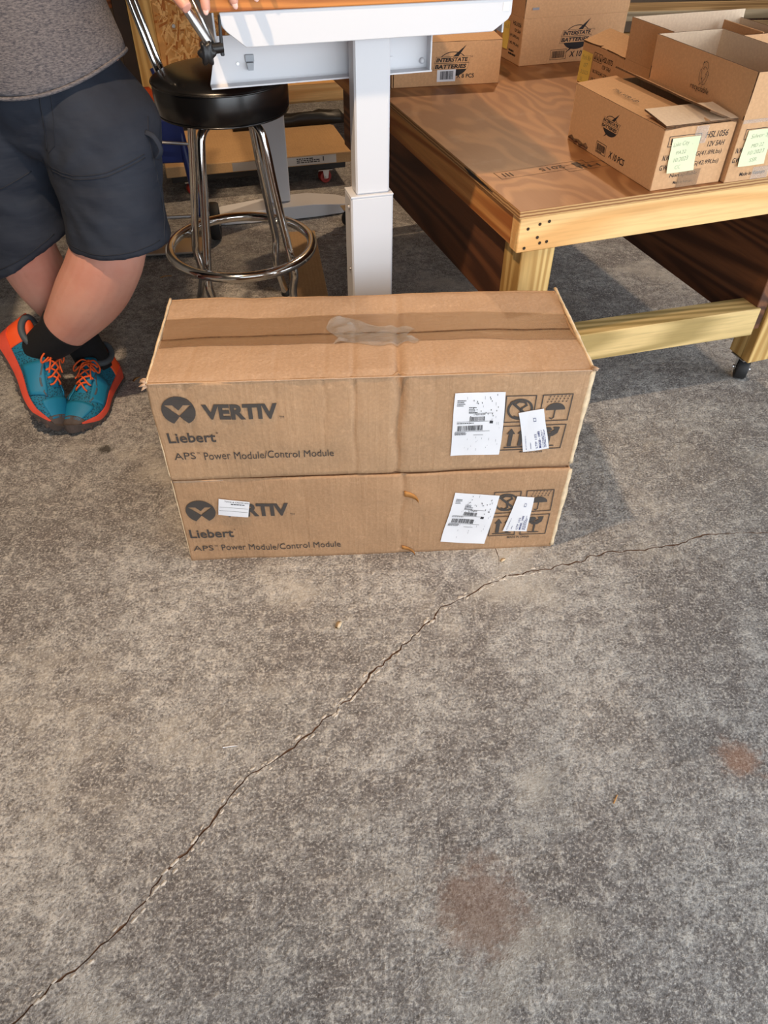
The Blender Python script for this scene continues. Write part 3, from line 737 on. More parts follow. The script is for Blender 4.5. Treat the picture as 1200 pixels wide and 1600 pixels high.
def walls(t, w, d, h, th=.004, mat='kraft_b', bottom=True):
    """open carton body with real wall thickness, origin at its near left bottom corner"""
    bm = bmesh.new()
    bx(bm, 0, w, 0, th, 0, h); bx(bm, 0, w, d - th, d, 0, h); bx(bm, 0, th, th, d - th, 0, h); bx(bm, w - th, w, th, d - th, 0, h); bx(bm, th, w - th, th, d - th, 0, th)
    return fin('body', bm, mat, t, bevel=.0012)
def flap(name, t, p, along, ln, up, hgt, th=.004, mat='kraft_b', inner='kraft_in', taper=0.0, bend=0.0):
    """a board leaf hinged at p, running along, standing in direction up"""
    p, a, u = Vector(p), Vector(along).normalized(), Vector(up).normalized(); n = a.cross(u).normalized()
    bm = bmesh.new(); N, K = 10, 5; rows = []
    for s in (0, 1):
        g = []
        for j in range(K + 1):
            for i in range(N + 1):
                x = i / N; y = j / K
                g.append(bm.verts.new(p + a * (ln * (x * (1 - 2 * taper * y) + taper * y)) + u * hgt * y + n * (-th * s + bend * y * y + .0015 * noise.noise(Vector((p.x * 20 + x * 6, y * 3, p.y * 20))))))
        rows.append(g)
    W1 = N + 1
    for j in range(K):
        for i in range(N):
            q = j * W1 + i
            f = bm.faces.new([rows[0][q], rows[0][q + 1], rows[0][q + W1 + 1], rows[0][q + W1]]); f.material_index = 0
            f = bm.faces.new([rows[1][q], rows[1][q + W1], rows[1][q + W1 + 1], rows[1][q + 1]]); f.material_index = 1
    per = list(range(N + 1)) + [j * W1 + N for j in range(1, K + 1)] + [K * W1 + i for i in range(N - 1, -1, -1)] + [j * W1 for j in range(K - 1, 0, -1)]
    for q, r in zip(per, per[1:] + per[:1]):
        f = bm.faces.new([rows[0][q], rows[1][q], rows[1][r], rows[0][r]]); f.material_index = 2
    me = bpy.data.meshes.new(name); bm.to_mesh(me); bm.free()
    for m in (mat, inner, 'flute'): me.materials.append(M[m])
    me.polygons.foreach_set('use_smooth', [True] * len(me.polygons)); me.set_sharp_from_angle(angle=radians(30))
    return put(name, me, None, t)
def face_left(t): return lambda d: (lambda u, v, e=0.0: Vector((-.0006 - e, d - u, v)))    # u runs from the far end to the near end
FY = lambda u, v, e=0.0: Vector((u, -.0006 - e, v))
BG = 'battery cartons on the workbench'
def sticky(t, f, u0, v1, w, h, mat, lines, lean=0.0, curl=.006):
    def g(a, b):
        p = f(u0 + w * a + lean * (1 - b), v1 - h * (1 - b), .0018 + curl * max(0, .45 - b) ** 2 * 4 + .001 * sin(a * 4 + b * 3)); return p
    n = f(0, 0, 0) - f(0, 0, 1)
    o = sheet('sticky_note', g, 8, 10, mat, t, .0004, n); o['label'] = 'pale green sticky note with pencil writing' if mat == 'note_g' else 'yellow sticky note with pencil writing'
    k = Ink()
    for (s, x0, x1, y0, y1) in lines: k.text(s, x0, x1, y0, y1, -.022, .2, .04)
    k.lay('handwriting', lambda a, b: g(a, b) - n * .0005, 'pencil', o)
def tapes(t, name, f, q, mat='tape2'):
    return sheet(name, lambda a, b: f(q[0] + (q[1] - q[0]) * a, q[2] + (q[3] - q[2]) * b, .0011), 4, 4, mat, t, .0003, f(0, 0, 0) - f(0, 0, 1))

def carton_front():
    t = thing('battery_carton', 'closed battery carton marked HSL1056 with a pale green note, at the bench front', 'carton', BL(.345, .006, BH + .0005), BA, BG)
    w, d, h = .197, .400, .138
    walls(t, w, d, h)
    # long flaps half closed: the left one lies flat, the near end flap lies down, the right one gapes
    flap('top_flap', t, (0, d, h), (0, -1, 0), d, (1, 0, .07), w * .60, mat='kraft_b')
    flap('end_flap', t, (w, -.001, h + .003), (-1, 0, 0), w, (0, 1, .10), .098, mat='kraft_b', taper=.02)
    flap('top_flap', t, (w, 0, h), (0, 1, 0), d, (-1, 0, .36), w * .46, mat='kraft_b')
    f = face_left(t)(d)
    stamp_logo(t, f, .190, .088, .078)
    k = Ink(); k.bars(.148, .186, .018, .034, 5); k.frame(.144, .190, .013, .038, .0012); k.lines(.148, .186, .0142, .0172, 1, .0022, 4); k.text('X 10 PCS', .205, .275, .016, .032, .02, .15); k.lay('quantity_print', f, 'blackink', t)
    k = Ink(); k.text('This side Up', .11, .225, .030, .048, .0, .1); ft = lambda u, v, e=0: Vector((v + .0, d - u, h + .0058 + v * .07 + e)); k.lay('top_lettering', ft, 'blackink', t)
    k = Ink(); k.text('HSL1056', .118, .180, .108, .122, .004, .12); k.text('12V 5AH', .130, .176, .088, .100, .004, .1); k.text('N.W.:', .012, .035, .068, .080, .015, .1); k.text('19.0KG(41.89Lbs)', .070, .176, .067, .080, .0, .1)
    k.text('G.W.:', .010, .035, .046, .058, .015, .1); k.text('19.5KG(42.99Lbs)', .070, .175, .045, .058, .0, .1); k.text('Non-spillable', .045, .122, .024, .035, .008, .1); k.frame(.018, .105, .098, .120, .0014); k.text('!', .024, .028, .102, .116, .03); k.text('Made in Vietnam', .060, .115, .010, .017, .004)
    k.lay('end_lettering', FY, 'blackink', t)
    sticky(t, FY, .026, .116, .076, .076, 'note_g', [('Lake City', .06, .62, .72, .88), ('PA22', .22, .58, .52, .62), ('10/2023', .18, .70, .30, .42), ('CC', .26, .46, .10, .20)], .003)
    tapes(t, 'clear_tape', FY, (.085, .120, .098, .137)); tapes(t, 'clear_tape', FY, (.070, .130, .001, .040), 'tape')
    bm = bmesh.new(); tube(bm, [Vector((-.002, d - .01 - i * .012, .0085 + .004 * (i % 3 == 1))) for i in range(9)], [.003 + .002 * (i % 2) for i in range(9)], 5); fin('crushed_edge', bm, 'flute', t, True)
carton_front()
def carton_open_near():
    t = thing('battery_carton', 'open battery carton with recyclable mark on its raised flap, right end of bench', 'carton', BL(.548, -.006, BH + .0005), BA, BG)
    w, d, h, fh = .200, .385, .141, .100
    walls(t, w, d, h)
    o = flap('side_flap', t, (0, d, h), (0, -1, 0), d, (-.02, 0, 1), fh)
    flap('end_flap', t, (w, d, h), (-1, 0, 0), w, (0, .04, 1), fh); flap('end_flap', t, (0, .0, h), (1, 0, 0), w, (0, -.03, 1), fh)
    flap('side_flap', t, (w, 0, h), (0, 1, 0), d, (.03, 0, 1), fh)
    k = Ink(); f = lambda u, v, e=0.0: Vector((-.0030 - e - (v - h) * .02, d - u, v))
    k.text('recyclable', .175, .245, h + .016, h + .032, -.004, .1)
    cx, cy = .214, h + .058
    for i in range(3):
        a = pi / 2 + i * 2 * pi / 3; P = lambda r, b: (cx + r * cos(b) * .62, cy + r * sin(b))
        k.line([P(.024, a - .85), P(.026, a - .35), P(.026, a + .15), P(.025, a + .55), P(.029, a + .55), P(.019, a + 1.0), P(.010, a + .55), P(.015, a + .55), P(.0145, a + .1), P(.0145, a - .4), P(.016, a - .85)], .0010, True)
    k.lay('recycling_mark', f, 'blackink', t)
    k = Ink(); k.text('N.W.:', .006, .030, .068, .080, .015, .1); k.text('G.W.:', .004, .030, .046, .058, .015, .1); k.text('Made in Vietnam', .040, .115, .012, .021, .006); k.frame(.018, .105, .098, .120, .0014); k.text('HSL1056', .118, .180, .108, .122, .004, .12); k.lay('end_lettering', FY, 'blackink', t)
    sticky(t, FY, .024, .118, .078, .080, 'note_g', [('Silver Spr', .16, .98, .72, .88), ('MD 22', .3, .75, .50, .60), ('10/2023', .25, .85, .30, .41), ('SSR', .38, .66, .10, .20)], -.004)
    tapes(t, 'clear_tape', FY, (.000, .190, .134, .142)); tapes(t, 'clear_tape', FY, (.075, .125, .001, .030))
    bm = bmesh.new(); bx(bm, .085, .089, .01, d - .012, .02, h + .066); fin('divider', bm, 'kraft_b', t, bevel=.001)
carton_open_near()
def carton_open_far():
    t = thing('battery_carton', 'open empty carton set lengthwise behind the recyclable one, tall raised flaps', 'carton', BL(.602, .388, BH + .0005), BA, BG)
    w, d, h, fh = .378, .190, .141, .100
    walls(t, w, d, h)
    flap('end_flap', t, (0, d, h), (0, -1, 0), d, (-.03, 0, 1), fh); flap('end_flap', t, (w, 0, h), (0, 1, 0), d, (-.08, 0, 1), fh * .8)
    flap('side_flap', t, (w, d, h), (-1, 0, 0), w, (0, .05, 1), fh); flap('side_flap', t, (0, 0, h), (1, 0, 0), w, (0, .02, 1), fh * .78)
    bm = bmesh.new(); bx(bm, .30, .304, .01, d - .012, .02, h + .08); fin('divider', bm, 'kraft_b', t, bevel=.001)
    f = lambda u, v, e=0.0: Vector((u, .006 - e, h + .0775 + v)); sheet('clear_tape', lambda a, b: Vector((.02 + .10 * a, -.002 + .01 * b, h + fh * .78 + .001 + .003 * abs(noise.noise(Vector((a * 8, b * 3, 0)))))), 12, 3, 'tape2', t, .0003, Vector((0, 0, -1)))
carton_open_far()
def carton_behind():
    t = thing('battery_carton', 'battery carton with yellow note on its end, flap gaping, behind the HSL1056 carton', 'carton', BL(.606, .584, BH + .0005), BA, BG)
    w, d, h = .375, .232, .139
    walls(t, w, d, h)
    flap('side_flap', t, (0, 0, h), (1, 0, 0), w, (0, 1, .03), d * .42); flap('side_flap', t, (w, d, h), (-1, 0, 0), w, (0, -1, .04), d * .42)
    flap('end_flap', t, (0, d, h + .001), (0, -1, 0), d, (1, 0, .30), .09)
    f = face_left(t)(d)
    sticky(t, f, .006, .115, .062, .085, 'note_y', [('York Rvr', .10, .85, .72, .88), ('07', .35, .65, .50, .64), ('3/2023', .2, .8, .28, .40), ('5L', .30, .5, .06, .18)], -.004, .003)
    k = Ink(); k.text('HSL1075', .12, .175, .106, .120, .012, .1); k.text('12V 7AH', .125, .17, .088, .099, .01, .1); k.text('18.7KG(41.22Lbs)', .075, .175, .066, .078, .01, .1); k.text('19.3KG(42.55Lbs)', .075, .175, .044, .056, .01, .1)
    for i in range(3): k.frame(.072 + i * .016, .085 + i * .016, .100, .122, .0012); k.poly([(.075 + i * .016, .104), (.082 + i * .016, .104), (.0785 + i * .016, .117)])
    k.lay('end_lettering', f, 'blackink', t)
carton_behind()
def carton_tall():
    t = thing('battery_carton', 'upright open carton reading This side Up, standing at the back of the bench', 'carton', BL(.563, 1.137, BH + .0005), BA, BG)
    w, d, h, fh = .405, .20, .141, .100
    walls(t, w, d, h)
    flap('side_flap', t, (0, 0, h), (1, 0, 0), w, (0, -.04, 1), fh, mat='kraft_b'); flap('side_flap', t, (w, d, h), (-1, 0, 0), w, (0, .04, 1), fh)
    flap('end_flap', t, (0, d, h), (0, -1, 0), d, (-.05, 0, 1), fh); flap('end_flap', t, (w, 0, h), (0, 1, 0), d, (.05, 0, 1), fh)
    stamp_logo(t, FY, .215, .082, .125)
    k = Ink(); k.bars(.125, .175, .016, .038, 8); k.frame(.119, .181, .012, .042, .0012); k.text('X 10 PCS', .195, .29, .016, .034, .02, .15); k.lay('quantity_print', FY, 'blackink', t)
    k = Ink(); k.text('This side Up', .155, .275, h + .046, h + .070, -.004); k.lay('flap_lettering', lambda u, v, e=0.0: Vector((u, -.0036 - (v - h) * .04, v)), 'blackink', t)
    k = Ink(); k.rect(.025, .050, h + .024, h + .031); k.lay('ink_stamp', lambda u, v, e=0.0: Vector((u, -.0036 - (v - h) * .04, v)), 'faint', t)
    f = face_left(t)(d)
    k = Ink(); k.text('HSL1056', .125, .185, .112, .124, .015); k.text('12V 5AH', .140, .185, .094, .104, .012); k.text('(41.89Lbs)', .11, .18, .074, .085, .012); k.text('(42.99Lbs)', .11, .18, .052, .063, .012); k.lines(.11, .17, .02, .04, 2, .006, 3); k.lay('end_lettering', f, 'blackink', t)
    sticky(t, f, .062, .118, .045, .085, 'note_y', [('Rich', .2, .8, .7, .85)], -.006, .002)
carton_tall()
def carton_eight():
    t = thing('battery_carton', 'low closed carton marked 8 PCS with barcode sticker, beside the table leg', 'carton', BL(.046, 1.018, BH + .0005), BA - radians(7.5), BG)
    w, d, h = .362, .20, .124
    walls(t, w, d, h)
    flap('side_flap', t, (0, 0, h), (1, 0, 0), w, (0, 1, .06), d * .48); flap('side_flap', t, (w, d, h), (-1, 0, 0), w, (0, -1, .05), d * .48)
    stamp_logo(t, FY, .200, .066, .120)
    k = Ink(); k.text('X 8 PCS', .215, .275, .020, .032, .02); k.lay('quantity_print', FY, 'blackink', t)
    o = sheet('barcode_sticker', lambda a, b: FY(.150 + .062 * a, .012 + .034 * b, .0006), 4, 3, 'paper', t, .0004)
    k = Ink(); k.bars(.160, .204, .018, .042, 3); k.lay('printing', lambda u, v: FY(u, v, .0012), 'print', o)
    bm = bmesh.new(); tube(bm, [(.006, -.0008, .002), (.006, -.0008, h)], .0015, 5); fin('corner_crease', bm, 'flute', t)
carton_eight()

# ------------------------------------------------------------------ white height-adjustable table, seen from its end
DA = radians(16); DO = Vector((-.033, 1.75, 0))
def DL(u, v, z=0): return Vector((DO.x + u * cos(DA) - v * sin(DA), DO.y + u * sin(DA) + v * cos(DA), z))
def table():
    t = thing('height_adjustable_table', 'white steel height-adjustable table with orange wood top, seen from its end', 'table', DO, DA)
    box('table_top', -.330, .292, -.036, 1.76, 1.0605, 1.086, 'desk_wood', t, .002)
    def plate(name, poly, v0, v1, bevel=.0012):
        bm = bmesh.new(); prism(bm, poly, lambda p: Vector((p[0], v0, p[1])), lambda p: Vector((p[0], v1, p[1]))); return fin(name, bm, 'white', t, bevel=bevel)
    pl = [(-.304, 1.060), (-.304, 1.044), (-.301, 1.036), (-.294, 1.028), (-.260, 1.001), (.250, 1.004), (.282, 1.024), (.288, 1.034), (.288, 1.060)]
    plate('end_plate', pl, -.033, -.029); plate('end_plate', pl, 1.735, 1.739)
    sti = box('tag_sticker', .268, .281, -.0338, -.0331, 1.039, 1.054, 'paper', t, 0)
    for x in (-.318, .272): box('side_rail', x, x + .004, -.028, 1.734, 1.000, 1.060, 'white', t, .001)
    for v0 in (0.0, 1.600):
        box('lower_column', -.052, .051, v0, v0 + .066, .062, .680, 'white', t, .004)
        box('column_rim', -.0522, .0512, v0 - .0002, v0 + .0662, .679, .683, 'white', t, .001)
        box('upper_column', -.037, .043, v0 + .008, v0 + .057, .683, 1.000, 'white', t, .004)
        # tapered foot across the table
        bm = bmesh.new(); y0, y1 = v0 - .055, v0 + .085
        secs = [(-.35, .026, .05), (-.25, .045, .015), (.0, .060, .0), (.14, .060, .0), (.27, .045, .012), (.36, .026, .05)]
        rings = [[Vector((x, y0 + s, .004)), Vector((x, y1 - s, .004)), Vector((x, y1 - s, h)), Vector((x, y0 + s, h))] for x, h, s in secs]
        loft(bm, rings); fin('foot', bm, 'white', t, bevel=.002)
        for x in (-.32, .33):
            bm = bmesh.new(); lathe(bm, [(0, 0), (.016, 0), (.016, .006), (0, .006)], 16, Matrix.Translation((x, v0 + .012, 0))); fin('levelling_pad', bm, 'black_p', t)
    # open channel under the top, behind the near column
    bm = bmesh.new(); y = .062
    prism(bm, [(-.330, .912), (.152, .918), (.152, .999), (-.305, .999)], lambda p: Vector((p[0], y + .026, p[1])), lambda p: Vector((p[0], y + .029, p[1])))
    prism(bm, [(-.330, .909), (.154, .915), (.154, .918), (-.330, .912)], lambda p: Vector((p[0], y, p[1])), lambda p: Vector((p[0], y + .029, p[1])))
    bx(bm, .149, .152, y, y + .029, .917, .999)
    fin('channel', bm, 'white', t)
    box('cross_beam', -.030, .030, .092, 1.595, .925, .985, 'white', t)
    bm = bmesh.new(); lathe(bm, [(0, 0), (.006, 0), (.006, .005), (.003, .008), (0, .008)], 12, Matrix.Translation((.138, y + .026, .932)) @ Matrix.Rotation(pi / 2, 4, 'X')); fin('bolt', bm, 'white', t, True)
    bm = bmesh.new(); lathe(bm, [(0, 0), (.003, 0), (.003, .0016), (0, .0016)], 12, Matrix.Translation((-.268, y + .026, .948)) @ Matrix.Rotation(pi / 2, 4, 'X')); fin('screw', bm, 'steel', t)
    c = box('latch', -.252, -.233, y + .023, y + .026, .950, .964, M['latch'], t, .001)
    bm = bmesh.new(); prism(bm, [(-.250, .950), (-.235, .950), (-.237, .936), (-.248, .936)], lambda p: Vector((p[0], y + .016, p[1])), lambda p: Vector((p[0], y + .026, p[1]))); fin('lip', bm, M['latch'], c)
    for z in (.936, .984):
        c = box('slot', .054, .066, y + .0245, y + .0262, z - .007, z + .008, M['latch'], t, .0005)
        bm = bmesh.new(); lathe(bm, [(0, 0), (.008, 0), (.008, .002), (0, .002)], 16, Matrix.Translation((.068, y + .0255, z)) @ Matrix.Rotation(pi / 2, 4, 'X')); fin('tab', bm, 'white', c)
    for z in (.655, .500):
        bm = bmesh.new(); lathe(bm, [(0, 0), (.005, 0), (.004, .004), (0, .004)], 10, Matrix.Translation((-.052, .02, z)) @ Matrix.Rotation(-pi / 2, 4, 'Y')); fin('bolt', bm, 'steel', t)
    # tilt arm with a black clamping knob at the left corner
    bm = bmesh.new(); tube(bm, [(-.331, -.040, 1.014), (-.352, -.036, 1.050), (-.368, -.032, 1.078)], .0085, 14); fin('tilt_arm', bm, 'steel', t, 'auto')
    bm = bmesh.new(); tube(bm, [(-.322, -.034, 1.010), (-.337, -.028, 1.050), (-.349, -.024, 1.080)], .0035, 8); fin('arm_rail', bm, 'steel', t, True)
    k = bmesh.new(); rings = []
    for z, f in ((0, .7), (.004, 1), (.014, 1), (.018, .75)):
        rings.append([Vector((-.338 + f * (.015 + .003 * cos(6 * a)) * cos(a), -.048 - z, 1.001 + f * (.019 + .003 * cos(6 * a)) * sin(a))) for a in [i * pi / 18 for i in range(36)]])
    loft(k, rings); fin('clamp_knob', k, 'black_p', t, True)
    k = bmesh.new(); tube(k, [(-.330, -.046, 1.005), (-.306, -.042, 1.006)], .009, 12); fin('knob_stem', k, 'black_p', t, 'auto')
    plate('x', [(-.3115, .992), (-.3045, .992), (-.3035, 1.058), (-.3075, 1.058)], -.046, -.034).name = 'clamp_bracket'
    t.children[-1]
    for o in t.children:
        if o.name.startswith('clamp_bracket'): o.data.materials.clear(); o.data.materials.append(M['black_p'])
M['latch'] = plain('grey_latch', srgb(150, 154, 160), .45, .2)
table()

# ------------------------------------------------------------------ bar stool
def stool():
    cx, cy = -.478, 2.36
    t = thing('bar_stool', 'chrome bar stool with round black vinyl seat and foot ring', 'stool', (cx, cy, 0), 0)
    bm = bmesh.new(); lathe(bm, [(0, .808), (.06, .8075), (.12, .803), (.165, .794), (.186, .784), (.1905, .778), (.1915, .772), (.192, .74), (.191, .705), (.186, .697), (.172, .694), (0, .694)], 72); s = fin('seat', bm, 'vinyl', t, True)
    bm = bmesh.new(); tube(bm, [(.1925 * cos(a), .1925 * sin(a), .776) for a in [i * 2 * pi / 72 for i in range(72)]], .0028, 8, True); fin('piping', bm, 'vinyl', s, True)
    bm = bmesh.new(); tube(bm, [(.187 * cos(a), .187 * sin(a), .697) for a in [i * 2 * pi / 72 for i in range(72)]], .0028, 8, True); fin('piping', bm, 'vinyl', s, True)
    bm = bmesh.new(); lathe(bm, [(0, .694), (.10, .694), (.10, .680), (0, .680)], 32); fin('swivel_plate', bm, 'black_p', t)
    for k in range(4):
        a = radians(-26 + 90 * k); d = Vector((cos(a), sin(a), 0)); q = lambda r, z: d * r + Vector((0, 0, z))
        p = smoothpath([q(.03, .672), q(.085, .672), q(.118, .655), q(.132, .615), q(.150, .50), q(.175, .36), q(.192, .27), q(.198, .225), q(.188, .17), q(.192, .12), q(.225, .02), q(.228, .006)], 6)
        bm = bmesh.new(); tube(bm, p, .0128, 14); l = fin('leg', bm, 'chrome', t, 'auto')
        bm = bmesh.new(); lathe(bm, [(0, 0), (.016, 0), (.017, .004), (.015, .022), (0, .022)], 16, Matrix.Translation(q(.229, 0))); fin('foot_cap', bm, 'rubber', l, True)
        bm = bmesh.new(); tube(bm, [q(.20, .285), q(.249, .285)], .004, 8); fin('bolt', bm, 'steel', l)
    bm = bmesh.new(); tube(bm, [(.232 * cos(a), .232 * sin(a), .285) for a in [i * 2 * pi / 96 for i in range(96)]], .0155, 16, True); fin('foot_ring', bm, 'chrome', t, True)
    for y in (.085, .130):
        bm = bmesh.new(); tube(bm, smoothpath([(-.08, y, .688), (-.14, y, .69), (-.178, y, .715), (-.200, y, .78), (-.236, y, .93), (-.270, y, 1.08)], 6), .0085, 12); fin('back_post', bm, 'chrome', t, 'auto')
    bm = bmesh.new(); bx(bm, -.292, -.252, -.06, .27, 1.06, 1.22); fin('backrest', bm, 'vinyl', t, True, .018, 4)
stool()

# ------------------------------------------------------------------ what stands behind the table
def far_flat_box():
    t = thing('flat_carton', 'flat kraft carton lying on the low dolly behind the table', 'carton', DL(-.46, 1.905, .1005), DA)
    w, d, h = .87, .50, .047
    bm = bmesh.new(); prism(bm, [(0, 0), (w, 0), (w, d - .10), (w - .07, d), (0, d)], lambda p: Vector((p[0], p[1], 0)), lambda p: Vector((p[0], p[1], h))); fin('body', bm, 'strip', t, bevel=.003)
    box('edge_tape', .30, w - .08, -.0012, .0, .004, h - .006, 'steel', t, 0)
    k = Ink(); k.lines(.60, .72, .012, .036, 3, .005, 4); k.text('1', .725, .73, .016, .036, .01); k.lay('printing', lambda u, v: Vector((u, -.0018, v)), 'print', t)
far_flat_box()
def dolly():
    t = thing('dolly', 'black low dolly with red caster wheels under the flat carton', 'dolly', DL(-.44, 1.93), DA)
    for y in (0, .40): box('rail', 0, .82, y, y + .05, .068, .099, 'dark', t)
    for x in (0, .77): box('crossbar', x, x + .05, .0505, .3995, .069, .098, 'dark', t)
    for x in (.09, .72):
        for y in (.025, .425): caster(t, x, y, .0675, .030, 'redw', .2)
dolly()
def rack():
    t = thing('wooden_rack', 'tall pine rack with an OSB panel behind the stool', 'rack', DL(0, 2.43), DA)
    box('post', -.492, -.385, 0, .038, 0, 1.9, 'pine_z', t)
    box('post', -.555, -.4925, .004, .070, 0, 1.9, M['darkpost'], t)
    box('post', .95, 1.04, 0, .038, 0, 1.9, 'pine_z', t)
    box('beam', -.3845, .9495, -.003, .035, .232, .312, 'pine', t)
    box('beam', -.3845, .9495, -.003, .035, 1.80, 1.89, 'pine', t)
    p = box('osb_panel', -.3845, .9495, .020 + .016, .034 + .016, .312, 1.799, 'osb', t)
    r = random.Random(12); sv = {1: ([], []), 2: ([], []), 3: ([], [])}
    for i in range(2600):
        cxx = r.uniform(-.36, .5); cz_ = r.uniform(.33, 1.0); a = r.gauss(1.1, .75); l = r.uniform(.02, .085); w = r.uniform(.003, .014); z = .0355 - i * 5e-7 - r.uniform(0, .0006)
        vs, fs = sv[r.choice((1, 1, 1, 2, 2, 3))]; b = len(vs); ca, sa = cos(a), sin(a)
        for (p_, q) in ((-l / 2, -w / 2), (l / 2, -w * .3), (l / 2 * .94, w / 2), (-l / 2 * .9, w * .4)):
            x = max(-.384, min(.949, cxx + p_ * ca - q * sa)); zz = max(.313, min(1.79, cz_ + p_ * sa + q * ca)); vs.append((x, z, zz))
        fs.append((b, b + 1, b + 2, b + 3))
    for k, (vs, fs) in sv.items():
        o = data('strands', vs, fs, 'osb%d' % k, p); o['kind'] = 'stuff'
    for x, z in ((-.437, .50), (-.437, 1.2), (-.30, .58)):
        bm = bmesh.new(); lathe(bm, [(0, 0), (.007, 0), (.008, .003), (.004, .003), (.004, .002), (0, .002)], 12, Matrix.Translation((x, -.0005 if x < -.4 else .0335, z)) @ Matrix.Rotation(pi / 2, 4, 'X')); fin('screw', bm, 'steel', t)
    box('shelf', -.555, 1.04, .039 + .05, .50, .20, .218, 'pine', t)
    # slatted left side
    for z in (.50, .66, .82, .98): box('slat', -.80, -.5555, .03, .05, z, z + .12, 'darkwood', t)
    box('post', -.86, -.80, .02, .07, 0, 1.9, M['darkpost'], t)
M['darkpost'] = plain('dark_rack_post', srgb(40, 26, 18), .7, nz=.3, scale=20)
rack()
bm = bmesh.new(); r = random.Random(2); vs = []
for j in range(7):
    for i in range(13): vs.append((i * .05, j * .03, .05 + .03 * noise.noise(Vector((i * .6, j * .6, 3))) if 0 < j < 6 and 0 < i < 12 else 0))
tag(data('plastic_bag', [DL(-.1 + a, 2.32 - .0 + b * .35, .150 + c) for a, b, c in vs], [(j * 13 + i, j * 13 + i + 1, j * 13 + i + 14, j * 13 + i + 13) for j in range(6) for i in range(12)], 'dark', None, True), 'crumpled black plastic bag on the flat carton under the rack', 'bag').modifiers.new('film', 'SOLIDIFY').thickness = .002
bm.free()
def hand_truck():
    t = thing('hand_truck', 'folded blue hand truck with black wheels between the man and the stool', 'hand truck', (-.93, 3.02, 0), .15)
    for x in (-.12, .16):
        bm = bmesh.new(); tube(bm, [(x, .0, .10), (x - .03, .05, .42), (x - .09, .10, .62)], .016, 10); fin('upright', bm, 'blue', t, 'auto')
        m = Matrix.Translation((x + (.055 if x > 0 else -.05), 0, .075)) @ Matrix.Rotation(pi / 2, 4, 'Y')
        bm = bmesh.new(); lathe(bm, [(0, -.012), (.035, -.012), (.045, -.02), (.07, -.02), (.075, -.012), (.075, .012), (.07, .02), (.045, .02), (.035, .012), (0, .012)], 28, m); w = fin('wheel', bm, 'rubber', t, 'auto')
        bm = bmesh.new(); lathe(bm, [(0, -.024), (.02, -.022), (.02, .022), (0, .024)], 16, m); fin('hub', bm, 'steel', w, True)
    box('blue_panel', -.10, .14, .03, .05, .30, .46, 'blue', t, .006)
    box('toe_plate', -.15, .19, -.16, -.02, .012, .020, 'steel', t)
    bm = bmesh.new(); tube(bm, [(-.13, -.02, .36), (.02, -.02, .40), (.17, -.02, .385)], .006, 8); fin('folding_brace', bm, 'steel', t)
    bm = bmesh.new(); tube(bm, [(-.12, 0, .10), (.16, 0, .10)], .008, 8); fin('axle', bm, 'steel', t)
    box('orange_grip', -.10, .05, .06, .10, .50, .56, 'orange', t, .01)
hand_truck()
o = tag(box('kraft_strip', 0, .135, 0, .62, 0, .004, 'strip', None, .001), 'flat strip of kraft board on the floor beside the table column', 'board')
o.location = (-.345, 2.50, .0005); o.rotation_euler.z = .16
def bin_():
    t = thing('white_bin', 'white plastic bin standing behind the man', 'bin', (-1.47, 3.28, 0))
    bm = bmesh.new(); lathe(bm, [(0, .004), (.13, .004), (.135, 0), (.14, .01), (.165, .40), (.16, .40), (.137, .015), (0, .015)], 40); fin('body', bm, 'white', t, 'auto')
    bm = bmesh.new(); tube(bm, [(.168 * cos(a), .168 * sin(a), .40) for a in [i * 2 * pi / 48 for i in range(48)]], .006, 8, True); fin('rim', bm, 'white', t, True)
bin_()
bm = bmesh.new(); tube(bm, [((.13 + .004 * sin(i * .7)) * cos(i * .2), (.13 + .004 * sin(i * .7)) * sin(i * .2), .012 + .0011 * i) for i in range(95)], .011, 8)
o = tag(fin('black_cable_coil', bm, 'rubber', None, True), 'coil of black cable on the floor at the left edge behind the man', 'cable'); o.location = (-1.62, 2.60, 0)
# lumber leaning and lying beyond the bench
for i, (x, y, z, l, rz, w, h, m, lab) in enumerate(((1.0, 3.75, .50, 2.0, .12, .24, .04, 'lumber1', 'wide grey board lying lowest in the lumber pile behind the cartons'), (1.1, 3.80, .54, 1.8, .16, .19, .04, 'lumber2', 'pale board in the middle of the lumber pile behind the cartons'), (1.15, 3.86, .58, 1.7, .09, .14, .04, 'lumber1', 'narrow grey board in the lumber pile behind the cartons'), (1.05, 3.98, .62, 1.6, .14, .19, .04, 'lumber2', 'pale board on top of the lumber pile behind the cartons'))):
    o = tag(box('lumber_board', 0, l, 0, w, 0, h, m, None, .003), lab, 'board', 'lumber pile'); o.location = (x, y, z + .0005 * i); o.rotation_euler.z = rz
for i, (x, y) in enumerate(((1.25, 3.98), (2.35, 4.16))):
    t = thing('sawhorse', 'wooden sawhorse under the %s end of the lumber pile' % ('left', 'right')[i], 'sawhorse', (x, y, 0), .12)
    box('beam', -.045, .045, -.20, .32, .41, .4995, 'pine_y', t)
    for sy in (-.15, .24):
        for s in (-1, 1):
            bm = bmesh.new(); bx(bm, -.02, .02, -.045, .045, 0, .43)
            for v in bm.verts: v.co.x += s * (.022 + (.45 - v.co.z) * .40); v.co.y += sy
            fin('leg', bm, 'pine_z', t)
t = thing('plank_panel', 'dark red plank door panel leaning at the back right', 'panel', (1.98, 4.85, 0), .05)
for i in range(9): box('plank', i * .105, i * .105 + .103, 0, .025, 0, 1.7, 'redwood', t)
for z in (.3, 1.3): box('batten', 0, .943, .0255, .05, z, z + .09, 'redwood', t)
